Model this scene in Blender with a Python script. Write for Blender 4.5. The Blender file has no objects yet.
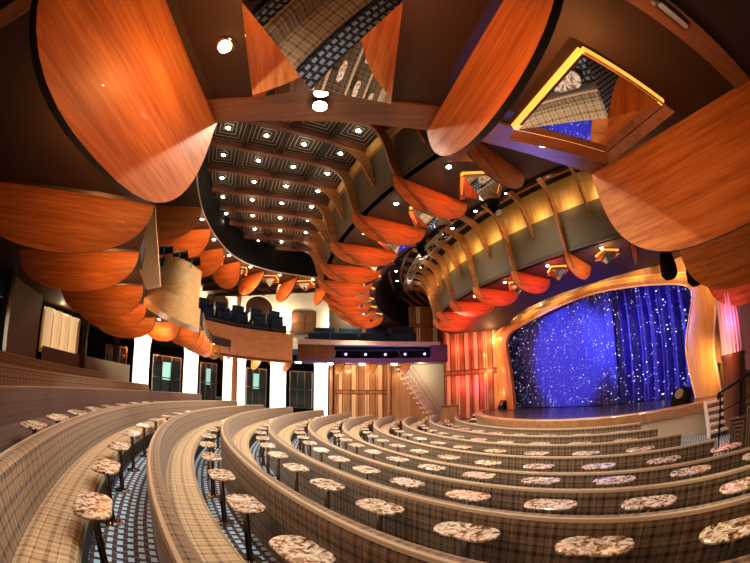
import bpy, bmesh, math, random
from math import sin, cos, pi, radians as R, atan2, hypot
from mathutils import Vector as V, Matrix
random.seed(4)
S = bpy.context.scene
COL = S.collection
CX, CY = 14.40, 14.46          # centre of the house: every row and ceiling ring is an arc about it
EYE = 2.3
FPX, PIT = 368.0, 0.29976
_c, _s = cos(PIT), sin(PIT)

# ---------- survey helpers (sight lines of the photograph, used to measure where things stand) ----------
def ray(u, v):
    du, dv = u - 375.0, 281.5 - v
    r = hypot(du, dv) or 1e-9
    th = 2 * math.asin(min(1, r / (2 * FPX)))
    X, U, F = sin(th) * du / r, sin(th) * dv / r, cos(th)
    return V((X, F * _c - U * _s, F * _s + U * _c))
EYEP = V((0, 0, EYE))
def onz(u, v, z):
    d = ray(u, v); return EYEP + d * ((z - EYE) / d.z)
def dist(u, v, D):
    d = ray(u, v); return EYEP + d * (D / hypot(d.x, d.y))
def onpl(u, v, p, n):
    d = ray(u, v); return EYEP + d * ((p - EYEP).dot(n) / d.dot(n))
def P(r, deg, z=0.0):
    return V((CX + r * cos(R(deg)), CY + r * sin(R(deg)), z))

# ---------- materials ----------
def new_mat(name):
    m = bpy.data.materials.new(name); m.use_nodes = True
    nt = m.node_tree; b = nt.nodes['Principled BSDF']
    return m, nt, b
def simple(name, col, rough=0.5, metal=0.0, emit=None, es=0.0, spec=None):
    m, nt, b = new_mat(name)
    b.inputs['Base Color'].default_value = (*col, 1)
    b.inputs['Roughness'].default_value = rough
    b.inputs['Metallic'].default_value = metal
    if spec is not None: b.inputs['Specular IOR Level'].default_value = spec
    if emit:
        b.inputs['Emission Color'].default_value = (*emit, 1)
        b.inputs['Emission Strength'].default_value = es
    return m
def N(nt, t, **kw):
    n = nt.nodes.new(t)
    for k, v in kw.items(): setattr(n, k, v)
    return n
def math_n(nt, op, a, b=None, c=None):
    n = N(nt, 'ShaderNodeMath', operation=op)
    for i, x in enumerate((a, b, c)):
        if x is None: continue
        if isinstance(x, (int, float)): n.inputs[i].default_value = x
        else: nt.links.new(x, n.inputs[i])
    return n.outputs[0]
def mixc(nt, fac, a, b):
    n = N(nt, 'ShaderNodeMix', data_type='RGBA')
    for idx, x in ((0, fac), (6, a), (7, b)):
        if isinstance(x, (int, float)): n.inputs[idx].default_value = x
        elif isinstance(x, tuple): n.inputs[idx].default_value = (*x, 1)
        else: nt.links.new(x, n.inputs[idx])
    return n.outputs[2]
def wood(name, c1, c2, rough=0.38, sc=1.0, axis=0, coat=0.15):
    m, nt, b = new_mat(name)
    tc = N(nt, 'ShaderNodeTexCoord'); mp = N(nt, 'ShaderNodeMapping')
    s = [14 * sc] * 3; s[axis] = 0.6 * sc
    mp.inputs['Scale'].default_value = s
    nt.links.new(tc.outputs['Object'], mp.inputs['Vector'])
    n1 = N(nt, 'ShaderNodeTexNoise'); n1.inputs['Scale'].default_value = 3.0; n1.inputs['Detail'].default_value = 6; n1.inputs['Roughness'].default_value = .65
    nt.links.new(mp.outputs[0], n1.inputs['Vector'])
    n2 = N(nt, 'ShaderNodeTexNoise'); n2.inputs['Scale'].default_value = 0.7; n2.inputs['Detail'].default_value = 2
    nt.links.new(mp.outputs[0], n2.inputs['Vector'])
    f = math_n(nt, 'ADD', math_n(nt, 'MULTIPLY', n1.outputs[0], .7), math_n(nt, 'MULTIPLY', n2.outputs[0], .45))
    rp = N(nt, 'ShaderNodeValToRGB'); rp.color_ramp.elements[0].position = .42; rp.color_ramp.elements[1].position = .72
    rp.color_ramp.elements[0].color = (*c1, 1); rp.color_ramp.elements[1].color = (*c2, 1)
    nt.links.new(f, rp.inputs[0]); nt.links.new(rp.outputs[0], b.inputs['Base Color'])
    b.inputs['Roughness'].default_value = rough
    b.inputs['Coat Weight'].default_value = coat
    return m
def stripe(nt, x, period, width, off=0.0):
    """1 inside a stripe of WIDTH repeated every PERIOD along X"""
    f = math_n(nt, 'FRACT', math_n(nt, 'ADD', math_n(nt, 'DIVIDE', x, period), off))
    return math_n(nt, 'LESS_THAN', f, width / period)
def plaid_mat(name, base, dark, pale):
    m, nt, b = new_mat(name)
    uv = N(nt, 'ShaderNodeUVMap'); sp = N(nt, 'ShaderNodeSeparateXYZ'); nt.links.new(uv.outputs[0], sp.inputs[0])
    u, v = sp.outputs[0], sp.outputs[1]
    col = base
    a = math_n(nt, 'MAXIMUM', stripe(nt, u, .15, .034), stripe(nt, u, .15, .012, .45))
    c = math_n(nt, 'MAXIMUM', stripe(nt, v, .17, .036), stripe(nt, v, .17, .013, .5))
    f = math_n(nt, 'ADD', math_n(nt, 'MULTIPLY', a, .5), math_n(nt, 'MULTIPLY', c, .5))
    l = math_n(nt, 'MAXIMUM', stripe(nt, u, .17, .02, .7), stripe(nt, v, .19, .02, .75))
    c1 = mixc(nt, math_n(nt, 'MULTIPLY', l, .45), base, pale)
    nz = N(nt, 'ShaderNodeTexNoise'); nz.inputs['Scale'].default_value = 120; nt.links.new(uv.outputs[0], nz.inputs['Vector'])
    c2 = mixc(nt, f, c1, dark)
    c3 = mixc(nt, math_n(nt, 'MULTIPLY', nz.outputs[0], .3), c2, dark)
    nt.links.new(c3, b.inputs['Base Color'])
    b.inputs['Roughness'].default_value = .85
    b.inputs['Sheen Weight'].default_value = .15
    return m
def carpet_mat():
    m, nt, b = new_mat('blue_tile_carpet')
    uv = N(nt, 'ShaderNodeUVMap'); sp = N(nt, 'ShaderNodeSeparateXYZ'); nt.links.new(uv.outputs[0], sp.inputs[0])
    u, v = sp.outputs[0], sp.outputs[1]
    pu, pv = .125, .105
    row = math_n(nt, 'FLOOR', math_n(nt, 'DIVIDE', v, pv))
    uo = math_n(nt, 'ADD', math_n(nt, 'DIVIDE', u, pu), math_n(nt, 'MULTIPLY', row, .37))
    fu = math_n(nt, 'FRACT', uo); fv = math_n(nt, 'FRACT', math_n(nt, 'DIVIDE', v, pv))
    inside = math_n(nt, 'MULTIPLY', math_n(nt, 'LESS_THAN', fu, .62), math_n(nt, 'LESS_THAN', fv, .55))
    bar = math_n(nt, 'MULTIPLY', inside, math_n(nt, 'GREATER_THAN', math_n(nt, 'FRACT', math_n(nt, 'MULTIPLY', fu, 6.4)), .3))
    lat = math_n(nt, 'LESS_THAN', math_n(nt, 'FRACT', math_n(nt, 'ADD', uo, math_n(nt, 'DIVIDE', v, pv * 3))), .25)
    bg = mixc(nt, lat, (.035, .026, .05), (.15, .085, .07))
    nt.links.new(mixc(nt, bar, mixc(nt, inside, bg, (.10, .25, .42)), (.50, .74, .90)), b.inputs['Base Color'])
    b.inputs['Roughness'].default_value = .9
    return m
def marble_mat():
    m, nt, b = new_mat('brown_veined_marble')
    tc = N(nt, 'ShaderNodeTexCoord')
    oi = N(nt, 'ShaderNodeObjectInfo'); ad = N(nt, 'ShaderNodeVectorMath', operation='ADD')
    mu = N(nt, 'ShaderNodeVectorMath', operation='SCALE'); mu.inputs[3].default_value = 30
    cb = N(nt, 'ShaderNodeCombineXYZ'); nt.links.new(oi.outputs['Random'], cb.inputs[0]); nt.links.new(cb.outputs[0], mu.inputs[0])
    nt.links.new(tc.outputs['Object'], ad.inputs[0]); nt.links.new(mu.outputs[0], ad.inputs[1])
    n = N(nt, 'ShaderNodeTexNoise'); n.inputs['Scale'].default_value = 15; n.inputs['Detail'].default_value = 6; n.inputs['Distortion'].default_value = 1.2
    nt.links.new(ad.outputs[0], n.inputs['Vector'])
    rp = N(nt, 'ShaderNodeValToRGB'); e = rp.color_ramp.elements
    e[0].position = .36; e[0].color = (.05, .022, .01, 1); e[1].position = .60; e[1].color = (.62, .59, .53, 1)
    x = e.new(.45); x.color = (.30, .17, .08, 1); x = e.new(.51); x.color = (.42, .35, .27, 1)
    nt.links.new(n.outputs[0], rp.inputs[0]); nt.links.new(rp.outputs[0], b.inputs['Base Color'])
    b.inputs['Roughness'].default_value = .22
    return m
def coffer_mat():
    m, nt, b = new_mat('coffer_panel')
    uv = N(nt, 'ShaderNodeUVMap'); sp = N(nt, 'ShaderNodeSeparateXYZ'); nt.links.new(uv.outputs[0], sp.inputs[0])
    a = math_n(nt, 'ABSOLUTE', math_n(nt, 'SUBTRACT', sp.outputs[0], .5)); c = math_n(nt, 'ABSOLUTE', math_n(nt, 'SUBTRACT', sp.outputs[1], .5))
    d = math_n(nt, 'MAXIMUM', a, c)
    ln = stripe(nt, d, .105, .022, .1)
    nt.links.new(mixc(nt, ln, (.012, .010, .009), (.42, .36, .27)), b.inputs['Base Color'])
    b.inputs['Roughness'].default_value = .5
    return m
def squares_mat():
    m, nt, b = new_mat('nested_square_panel')
    uv = N(nt, 'ShaderNodeUVMap'); sp = N(nt, 'ShaderNodeSeparateXYZ'); nt.links.new(uv.outputs[0], sp.inputs[0])
    a = math_n(nt, 'ABSOLUTE', math_n(nt, 'SUBTRACT', math_n(nt, 'FRACT', sp.outputs[0]), .5)); c = math_n(nt, 'ABSOLUTE', math_n(nt, 'SUBTRACT', math_n(nt, 'FRACT', sp.outputs[1]), .5))
    d = math_n(nt, 'MAXIMUM', a, c)
    nt.links.new(mixc(nt, stripe(nt, d, .1, .03), (.05, .03, .02), (.42, .28, .15)), b.inputs['Base Color'])
    return m
def curtain_mat():
    m, nt, b = new_mat('blue_star_cloth')
    tc = N(nt, 'ShaderNodeTexCoord')
    b.inputs['Base Color'].default_value = (.026, .032, .42, 1); b.inputs['Roughness'].default_value = .8
    uv = N(nt, 'ShaderNodeUVMap')
    vo = N(nt, 'ShaderNodeTexVoronoi'); vo.inputs['Scale'].default_value = 11.5; nt.links.new(uv.outputs[0], vo.inputs['Vector'])
    sp = N(nt, 'ShaderNodeSeparateColor'); nt.links.new(vo.outputs['Color'], sp.inputs[0])
    rad = math_n(nt, 'ADD', .10, math_n(nt, 'MULTIPLY', math_n(nt, 'POWER', sp.outputs[0], 3.0), .20))
    dot = math_n(nt, 'LESS_THAN', vo.outputs['Distance'], rad)
    b.inputs['Emission Color'].default_value = (.62, .66, 1, 1)
    nt.links.new(math_n(nt, 'MULTIPLY', dot, math_n(nt, 'ADD', .25, math_n(nt, 'MULTIPLY', math_n(nt, 'POWER', sp.outputs[1], 2.0), 2.6))), b.inputs['Emission Strength'])
    return m
M = {}
M['petal'] = wood('orange_petal_wood', (.36, .10, .02), (.72, .28, .07), .5, 1.0, 0, .05)
M['petal_edge'] = simple('dark_petal_edge', (.02, .008, .005), .5)
M['rib'] = wood('rib_wood', (.20, .075, .025), (.42, .18, .06), .35, 1.0)
M['gold'] = wood('gold_band_wood', (.50, .27, .07), (.72, .44, .15), .4, .6, 2)
M['fascia'] = wood('blond_fascia_wood', (.66, .40, .14), (.86, .60, .26), .4, .5, 0)
M['blond'] = wood('pale_blade_wood', (.55, .36, .17), (.75, .54, .28), .4, .7, 2)
M['copper'] = wood('copper_brown_lip', (.20, .085, .045), (.33, .15, .08), .35, .6)
M['frame'] = wood('proscenium_wood', (.62, .27, .05), (.85, .46, .12), .35, .6, 2)
M['panel'] = wood('wall_panel_wood', (.26, .12, .05), (.50, .26, .12), .4, .6, 2)
M['panel_dark'] = wood('dark_panel_wood', (.10, .04, .018), (.20, .085, .04), .4, .6, 2)
M['stagewood'] = wood('stage_nosing_wood', (.34, .18, .08), (.56, .34, .17), .3, .5, 0)
M['stagefloor'] = simple('black_stage_floor', (.05, .04, .05), .22)
M['khaki'] = simple('khaki_acoustic_cloth', (.115, .088, .05), .85)
M['soffit'] = simple('dark_brown_soffit', (.040, .022, .014), .6)
M['soffit_olive'] = simple('olive_brown_soffit', (.052, .040, .027), .7)
M['black'] = simple('black_paint', (.006, .006, .006), .9, spec=.1)
M['beam'] = wood('red_brown_beam', (.10, .028, .014), (.20, .06, .028), .45, .6)
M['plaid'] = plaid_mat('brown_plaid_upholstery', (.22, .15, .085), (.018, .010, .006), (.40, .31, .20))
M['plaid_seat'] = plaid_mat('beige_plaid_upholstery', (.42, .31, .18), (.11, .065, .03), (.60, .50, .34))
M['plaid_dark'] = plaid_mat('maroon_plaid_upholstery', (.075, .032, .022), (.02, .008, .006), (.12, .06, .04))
M['lip'] = simple('lit_edge_and_seam_piping', (.38, .285, .18), .6)  # light on the rolled fabric edge put into the colour; also cushion seams
M['goldtrim'] = simple('pale_gold_moulding', (.85, .62, .30), .35)
M['kick'] = simple('dark_kick_plate', (.012, .009, .007), .6)
M['marble'] = marble_mat()
M['marble_edge'] = simple('brass_table_rim', (.45, .33, .2), .35, .6)
M['chrome'] = simple('dark_chrome', (.30, .26, .22), .18, 1.0)
M['mirror'] = simple('mirror_glass', (.82, .80, .78), .015, 1.0)
M['carpet'] = carpet_mat()
M['coffer'] = coffer_mat()
M['squares'] = squares_mat()
M['curtain'] = curtain_mat()
M['cream'] = simple('cream_fascia', (.62, .54, .40), .5)
M['white'] = simple('white_plaster', (.80, .72, .58), .6)
M['whitemetal'] = simple('white_painted_metal', (.82, .80, .74), .4)
M['glowcol'] = simple('backlit_column_glass', (.9, .85, .75), .4, 0, (1, .90, .74), 1.25)
M['panelglow'] = simple('lit_wall_strip_glow', (.70, .48, .28), .4, 0, (1, .66, .32), .06)  # pale wood; its weak glow stands in for light washing the strips
M['amber'] = simple('lit_amber_panel', (.8, .6, .35), .4, 0, (1, .66, .32), .4)
M['bulb'] = simple('lit_bulb', (1, .9, .7), .4, 0, (1, .86, .62), 22)
M['bulbsmall'] = simple('lit_small_bulb', (1, .9, .7), .4, 0, (1, .84, .58), 12)
M['cove'] = simple('lit_cove_tube', (1, .5, .15), .4, 0, (1, .36, .05), 1.2)
M['tape'] = simple('grey_edge_bead', (.55, .5, .42), .4)
M['blueseat'] = simple('navy_seat_cloth', (.02, .07, .17), .7)
M['darkglass'] = simple('dark_window_glass', (.02, .03, .035), .05)
M['teal'] = simple('teal_lit_pane', (.2, .5, .5), .4, 0, (.45, .85, .75), .35)
M['purple'] = simple('purple_lit_booth_face', (.10, .05, .16), .5)  # purple light falling on the booth is mixed into this base colour
M['steel'] = simple('brushed_rail_steel', (.5, .45, .35), .3, .9)
M['lens'] = simple('lamp_lens', (.7, .75, .8), .1, .4)
M['purplelens'] = simple('lit_purple_lens', (.3, .2, .9), .3, 0, (.35, .25, 1), 5)
M['darkwall'] = simple('taupe_wallpaper', (.12, .095, .07), .8)
M['grille'] = simple('speaker_grille', (.16, .12, .08), .7)

# ---------- mesh building ----------
class MB:
    def __init__(s): s.v, s.f, s.mi, s.uv = [], [], [], []
    def add(s, verts, faces, mi=0, uvs=None):
        o = len(s.v); s.v += [tuple(v) for v in verts]
        for k, f in enumerate(faces):
            s.f.append(tuple(i + o for i in f)); s.mi.append(mi)
            s.uv.append([uvs[i] for i in f] if uvs else None)
    def quad(s, a, b, c, d, mi=0, uv=((0, 0), (1, 0), (1, 1), (0, 1))):
        s.add([a, b, c, d], [(0, 1, 2, 3)], mi, uv)
    def box(s, c, size, rot=0.0, mi=0):
        x, y, z = [k / 2 for k in size]; cr, sr = cos(rot), sin(rot)
        vs = [(c[0] + i * x * cr - j * y * sr, c[1] + i * x * sr + j * y * cr, c[2] + k * z) for k in (-1, 1) for j in (-1, 1) for i in (-1, 1)]
        s.add(vs, [(0, 2, 3, 1), (4, 5, 7, 6), (0, 1, 5, 4), (2, 6, 7, 3), (0, 4, 6, 2), (1, 3, 7, 5)], mi)
    def sweep(s, rings, closed=True, caps=True, mi=0, uvs=None):
        """rings: list of equal-length point lists"""
        n = len(rings[0]); vs = [p for r in rings for p in r]; fs = []
        m = n if closed else n - 1
        for i in range(len(rings) - 1):
            for j in range(m):
                a, b = i * n + j, i * n + (j + 1) % n
                fs.append((a, b, b + n, a + n))
        s.add(vs, fs, mi, uvs)
        if caps and closed:
            s.add(rings[0], [tuple(range(n))[::-1]], mi); s.add(rings[-1], [tuple(range(n))], mi)
    def tube(s, pts, r, n=8, mi=0):
        pts = [V(p) for p in pts]; rings = []
        for i, p in enumerate(pts):
            t = (pts[min(i + 1, len(pts) - 1)] - pts[max(i - 1, 0)]).normalized()
            up = V((0, 0, 1)) if abs(t.z) < .9 else V((1, 0, 0))
            a = t.cross(up).normalized(); b = t.cross(a)
            rr = r[i] if isinstance(r, (list, tuple)) else r
            rings.append([p + a * rr * cos(2 * pi * k / n) + b * rr * sin(2 * pi * k / n) for k in range(n)])
        s.sweep(rings, mi=mi)
    def lathe(s, prof, c=(0, 0, 0), n=16, mi=0):
        rings = [[(c[0] + r * cos(2 * pi * k / n), c[1] + r * sin(2 * pi * k / n), c[2] + z) for k in range(n)] for r, z in prof]
        s.sweep(rings, mi=mi)
    def prism(s, poly, off, mi=0):
        """poly: planar 3D loop extruded by vector off"""
        off = V(off); n = len(poly); a = [V(p) for p in poly]; b = [p + off for p in a]
        s.add(a + b, [tuple(range(n))[::-1], tuple(range(n, 2 * n))] + [(i, (i + 1) % n, n + (i + 1) % n, n + i) for i in range(n)], mi)
    def obj(s, name, mats, parent=None, smooth=False, mat4=None, bevel=0):
        me = bpy.data.meshes.new(name); me.from_pydata(s.v, [], s.f)
        for m in (mats if isinstance(mats, (list, tuple)) else [mats]): me.materials.append(M[m] if isinstance(m, str) else m)
        for p, i in zip(me.polygons, s.mi): p.material_index = i; p.use_smooth = smooth
        if any(u for u in s.uv):
            lay = me.uv_layers.new(name='UVMap'); k = 0
            for f, u in zip(s.f, s.uv):
                for j in range(len(f)):
                    if u: lay.data[k].uv = u[j]
                    k += 1
        me.validate(); 
        bm = bmesh.new(); bm.from_mesh(me); bmesh.ops.recalc_face_normals(bm, faces=bm.faces); bm.to_mesh(me); bm.free()
        o = bpy.data.objects.new(name, me); COL.objects.link(o)
        if parent: o.parent = parent
        if mat4 is not None: o.matrix_basis = mat4
        if smooth:
            me.set_sharp_from_angle(angle=R(40))
        if bevel:
            b = o.modifiers.new('Bevel', 'BEVEL'); b.width = bevel; b.segments = 2; b.limit_method = 'ANGLE'
        return o
def tag(o, label, cat, group=None):
    o['label'] = label; o['category'] = cat
    if group: o['group'] = group
    return o
def struct(o):
    o['kind'] = 'structure'; return o
def thing(name, label, cat, loc=(0, 0, 0), rz=0.0, group=None):
    o = bpy.data.objects.new(name, None); COL.objects.link(o); o.empty_display_size = .1
    o.location = loc; o.rotation_euler = (0, 0, rz); return tag(o, label, cat, group)
def dup(root, label=None, mat4=None):
    r = root.copy(); COL.objects.link(r)
    if label: r['label'] = label
    if mat4 is not None: r.matrix_basis = mat4
    for ch in root.children:
        k = ch.copy(); COL.objects.link(k); k.parent = r
        for g in ch.children:
            h = g.copy(); COL.objects.link(h); h.parent = k
    return r
ORD = 'first second third fourth fifth sixth seventh eighth ninth tenth eleventh twelfth thirteenth fourteenth fifteenth sixteenth seventeenth eighteenth nineteenth twentieth'.split()
def nth(i):
    if i < 20: return ORD[i]
    t, u = divmod(i + 1, 10); b = {2: 'twenty', 3: 'thirty', 4: 'forty'}[t]
    return b + '-' + ORD[u - 1] if u else {2: 'twentieth', 3: 'thirtieth', 4: 'fortieth'}[t]

# ---------- lamps ----------
def point(loc, e, col=(1, .75, .5), r=.06):
    r = 0.0
    l = bpy.data.lights.new('lamp', 'POINT'); l.energy = e; l.color = col; l.shadow_soft_size = r
    o = bpy.data.objects.new('lamp', l); COL.objects.link(o); o.location = loc; return o
def spot(loc, to, e, col=(1, .8, .55), ang=70, blend=.6, r=.08):
    l = bpy.data.lights.new('spot_lamp', 'SPOT'); l.energy = e; l.color = col; l.spot_size = R(ang); l.spot_blend = blend; l.shadow_soft_size = r
    o = bpy.data.objects.new('spot_lamp', l); COL.objects.link(o); o.location = loc
    o.rotation_euler = (V(to) - V(loc)).to_track_quat('-Z', 'Y').to_euler(); return o

# =====================================================================================
# SEATING TERRACES
# =====================================================================================
ROWS = [  # radius of back, top of back, floor, first and last angle, name of the row
    (24.90, 2.14, 1.24, 188, 226), (23.70, 1.93, 1.03, 184, 226), (22.50, 1.75, .84, 177, 228),
    (21.34, 1.55, .66, 173, 236), (20.14, 1.45, .56, 171.5, 240), (19.01, 1.40, .51, 168.5, 238), (17.90, 1.27, .42, 164, 236),
    (16.75, 1.13, .34, 160.5, 234), (15.61, 1.01, .27, 159, 232), (14.46, .99, .24, 159, 229.1), (13.30, .99, .22, 158.5, 227.1),
    (12.16, .99, .22, 158, 224.9), (11.01, .99, .22, 157, 222.4)]
ROWNAME = ['topmost rear banquette', 'second rear banquette', 'banquette below the rear tiers', 'wide banquette in the lower corner',
           'banquette passing the aisle of blue carpet', 'eighth banquette from the stage', 'seventh banquette from the stage', 'sixth banquette from the stage', 'fifth banquette from the stage',
           'fourth banquette from the stage', 'third banquette from the stage', 'second banquette from the stage', 'banquette nearest the stage']
def arc_angles(a, b, step=1.5):
    n = max(2, int(round((b - a) / step))); return [a + (b - a) * i / n for i in range(n + 1)]
def arc_sweep(mb, prof, a, b, r0, step=1.2, mi=0, closed=True):
    """prof: (dr, z) loop swept along the arc; UV = (arc length, distance round the loop)"""
    A = arc_angles(a, b, step); L = [0]
    loop = prof + [prof[0]] if closed else prof
    for i in range(1, len(loop)): L.append(L[-1] + hypot(loop[i][0] - loop[i - 1][0], loop[i][1] - loop[i - 1][1]))
    rings = [[P(r0 + d, t, z) for d, z in loop] for t in A]
    uvs = [(R(t) * r0, l) for t in A for l in L]
    n = len(loop); vs = [p for r in rings for p in r]; fs = []
    for i in range(len(A) - 1):
        for j in range(n - 1):
            q = i * n + j; fs.append((q, q + 1, q + 1 + n, q + n))
    mb.add(vs, fs, mi, uvs)
    if closed:
        k = len(prof); U = [(p[0], p[1]) for p in prof]
        mb.add(rings[0][:k], [tuple(range(k))], mi, U); mb.add(rings[-1][:k], [tuple(range(k))[::-1]], mi, U)

# floor: one stepped, carpeted floor
mb = MB()
rs = [(r, f) for r, t, f, a, b in ROWS]
steps = [(30.0, 1.5)] + rs + [(8.6, .22)]
for i in range(len(steps) - 1):
    ro, fo = steps[i][0], steps[i][1]; ri = steps[i + 1][0]
    z = steps[i][1] if i == 0 else rs[i - 1][1]
    A = arc_angles(146, 252, 2)
    z_in = rs[i][1] if i < len(rs) else .22
    for j in range(len(A) - 1):
        p = [P(ro, A[j], z), P(ro, A[j + 1], z), P(ri, A[j + 1], z), P(ri, A[j], z)]
        u = [(R(A[j]) * 18, ro), (R(A[j + 1]) * 18, ro), (R(A[j + 1]) * 18, ri), (R(A[j]) * 18, ri)]
        mb.quad(*p, uv=u)
        if i < len(rs) and abs(z - z_in) > .001:
            mb.quad(P(ri, A[j], z), P(ri, A[j + 1], z), P(ri, A[j + 1], z_in), P(ri, A[j], z_in), uv=[(R(A[j]) * 18, ri), (R(A[j + 1]) * 18, ri), (R(A[j + 1]) * 18, ri + .1), (R(A[j]) * 18, ri + .1)])
struct(mb.obj('floor', 'carpet'))

for k, (r, top, f, a, b) in enumerate(ROWS):
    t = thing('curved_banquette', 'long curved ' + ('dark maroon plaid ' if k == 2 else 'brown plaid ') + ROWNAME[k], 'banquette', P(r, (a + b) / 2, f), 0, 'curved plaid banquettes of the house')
    off = -V(t.location)
    def shift(o): o.matrix_basis = Matrix.Translation(off); return o
    h = top - .0
    zb = f + .001
    back = [(0.0, zb), (.012, top - .07), (.0, top - .03), (-.03, top - .005), (-.06, top), (-.115, top - .008), (-.145, top - .04), (-.19, f + .44), (-.19, zb)]
    m = MB(); arc_sweep(m, back, a, b, r)
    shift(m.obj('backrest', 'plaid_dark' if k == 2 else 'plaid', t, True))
    m = MB(); arc_sweep(m, [(.005, top - .026), (-.008, top + .0), (-.024, top + .006), (-.036, top + .004), (-.036, top - .012), (-.008, top - .03)], a, b, r)
    o = shift(m.obj('lit_back_edge', 'lip', t, True)); o['label'] = 'paler tan edge along the top of the back'  # paler strip paints the light caught by the rolled top of the back
    seat = [(-.192, f + .30), (-.192, f + .43), (-.25, f + .455), (-.56, f + .45), (-.61, f + .42), (-.62, f + .36), (-.60, f + .29)]
    nseg = max(3, int(round(R(b - a) * r / 2.4)))
    for i in range(nseg):
        a0 = a + (b - a) * i / nseg; a1 = a + (b - a) * (i + 1) / nseg; g = .018 / r * 57.3
        m = MB(); arc_sweep(m, seat, a0 + (g if i else 0), a1 - g, r)
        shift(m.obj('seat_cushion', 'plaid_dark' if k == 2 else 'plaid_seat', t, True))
        if i:
            m = MB(); arc_sweep(m, [(d_, z_ + .002) for d_, z_ in seat], a0 - g * .7, a0 + g * .7, r, .3); o = shift(m.obj('cushion_seam', 'lip', t, True))
    m = MB(); arc_sweep(m, [(-.192, zb), (-.192, f + .299), (-.56, f + .289), (-.55, zb)], a, b, r)
    shift(m.obj('plinth', 'kick', t))

# ---------- cocktail tables ----------
def stadium(hl, hw, n=10, sx=1.0):
    pts = []
    for s_, a0 in ((1, -90), (-1, 90)):
        for i in range(n + 1):
            q = R(a0 + 180 * i / n); pts.append((s_ * (hl - hw) + hw * cos(q), hw * sin(q)))
    return pts
TH = .65
tb = thing('cocktail_table', 'x', 'table')
m = MB(); o1 = stadium(.285, .15); o2 = stadium(.275, .14)
m.sweep([[(x, y, TH - .027) for x, y in o2], [(x, y, TH - .022) for x, y in o1], [(x, y, TH - .008) for x, y in o1], [(x, y, TH) for x, y in o2]])
m.obj('table_top', 'marble', tb, True)
m = MB(); m.lathe([(.045, .012), (.032, .03), (.032, TH - .06), (.075, TH - .04), (.09, TH - .028)], n=12); m.obj('post', 'chrome', tb, True)
m = MB(); m.lathe([(.0, 0), (.115, 0), (.12, .008), (.10, .014), (.0, .016)], n=16); m.obj('base', 'chrome', tb, True)
# first seen table angle and spacing measured row by row
TAB = {2: (213.0, 2.75, 22.30 - 22.5), 3: (221.1, 3.4, -.74), 4: (219.45, 3.3, -.88), 5: (230.5, 3.26, -.92), 6: (228.4, 3.42, -.89), 7: (230.5, 3.7, -.87), 8: (229.6, 4.1, -.79), 9: (223.6, 4.55, -.80), 10: (221.5, 4.9, -.80), 11: (219.5, 5.2, -.80), 12: None}
TROW = {2: 'upper rear row', 3: 'row under the rear tiers', 4: 'row beside the nearest aisle'}
first = True
for k in sorted(TAB):
    if not TAB[k]: continue
    r, top, f, a, b = ROWS[k]; a_, st, ro = TAB[k]
    rt = r + ro if k > 2 else r - .86
    ang = a_; i = 0; spots = []
    while ang > max(a + 1.2, 160): spots.append(ang); ang -= st
    zf = f
    rowtxt = {2: 'below the rear tiers', 3: 'beside the wide corner banquette', 4: 'along the blue carpet aisle'}.get(k, 'before the %s banquette from the stage' % nth(12 - k))
    for i, g in enumerate(spots):
        mt = Matrix.Translation(P(rt, g, zf)) @ Matrix.Rotation(R(g + 90), 4, 'Z')
        lab = 'marble table ' + rowtxt + ', ' + nth(i) + ' from its near end'
        if first: tb.matrix_basis = mt; tb['label'] = lab; tb['group'] = 'marble cocktail tables'; first = False
        else: dup(tb, lab, mt)

# =====================================================================================
# STAGE
# =====================================================================================
AX = R(13.0); ax = V((cos(AX), sin(AX), 0)); lat = V((-sin(AX), cos(AX), 0)); C3 = V((CX, CY, 0))
ZS = 1.1
def onstage(u, v, A): return onpl(u, v, C3 + ax * A, ax)
st = thing('stage_platform', 'low thrust stage with black floor and curved wooden front edge', 'stage', P(10, 193, 0))
so = Matrix.Translation(-V(st.location))
A = arc_angles(150, 236, 1.5)
m = MB(); back = [C3 + ax * -3.4 + lat * -6.8 + V((0, 0, ZS)), C3 + ax * -3.4 + lat * 7.4 + V((0, 0, ZS))]
m.add([P(9.7, t, ZS) for t in A] + back, [tuple(range(len(A) + 2))]); m.obj('deck', 'stagefloor', st, mat4=so)
m = MB(); arc_sweep(m, [(0, ZS - .26), (.02, ZS - .02), (0, ZS + .004), (-.3, ZS + .004), (-.3, ZS - .26)], 150, 236, 10.0); m.obj('nosing', 'stagewood', st, True, mat4=so)
m = MB(); arc_sweep(m, [(-.04, .102), (-.04, ZS - .262), (-.2, ZS - .262), (-.2, .102)], 150, 236, 10.0); m.obj('front_panel', 'cream', st, True, mat4=so)

# proscenium arch
INNER = [(514, 408), (512, 381), (508, 357), (505.5, 342), (510, 331.6), (531, 320), (559, 306), (596, 292), (643, 285), (680, 283.6), (692, 288), (693, 297), (689, 320), (685.6, 343), (688, 367), (696, 392)]
OUTER = [(498, 409), (500, 386), (497, 365), (494, 342), (496, 333), (508, 323.5), (535, 309), (586, 286.4), (633, 277), (680, 272.5), (703, 273), (713.5, 281), (717, 301), (714, 334), (714, 357), (722, 391)]
AF = -6.5
def resample(pts, n):
    d = [0]
    for i in range(1, len(pts)): d.append(d[-1] + (pts[i] - pts[i - 1]).length)
    out = []
    for k in range(n):
        t = d[-1] * k / (n - 1); i = 0
        while i < len(d) - 2 and d[i + 1] < t: i += 1
        q = (t - d[i]) / max(1e-6, d[i + 1] - d[i]); out.append(pts[i].lerp(pts[i + 1], q))
    return out
def smooth_poly(pts, it=2):
    for _ in range(it):
        o = [pts[0]]
        for i in range(len(pts) - 1): o += [pts[i].lerp(pts[i + 1], .25), pts[i].lerp(pts[i + 1], .75)]
        o.append(pts[-1]); pts = o
    return pts
inn = [onstage(u, v, AF) for u, v in INNER]; out = [onstage(u, v, AF) for u, v in OUTER]
for q in (inn, out): q[0].z = ZS; q[-1].z = ZS
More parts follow.
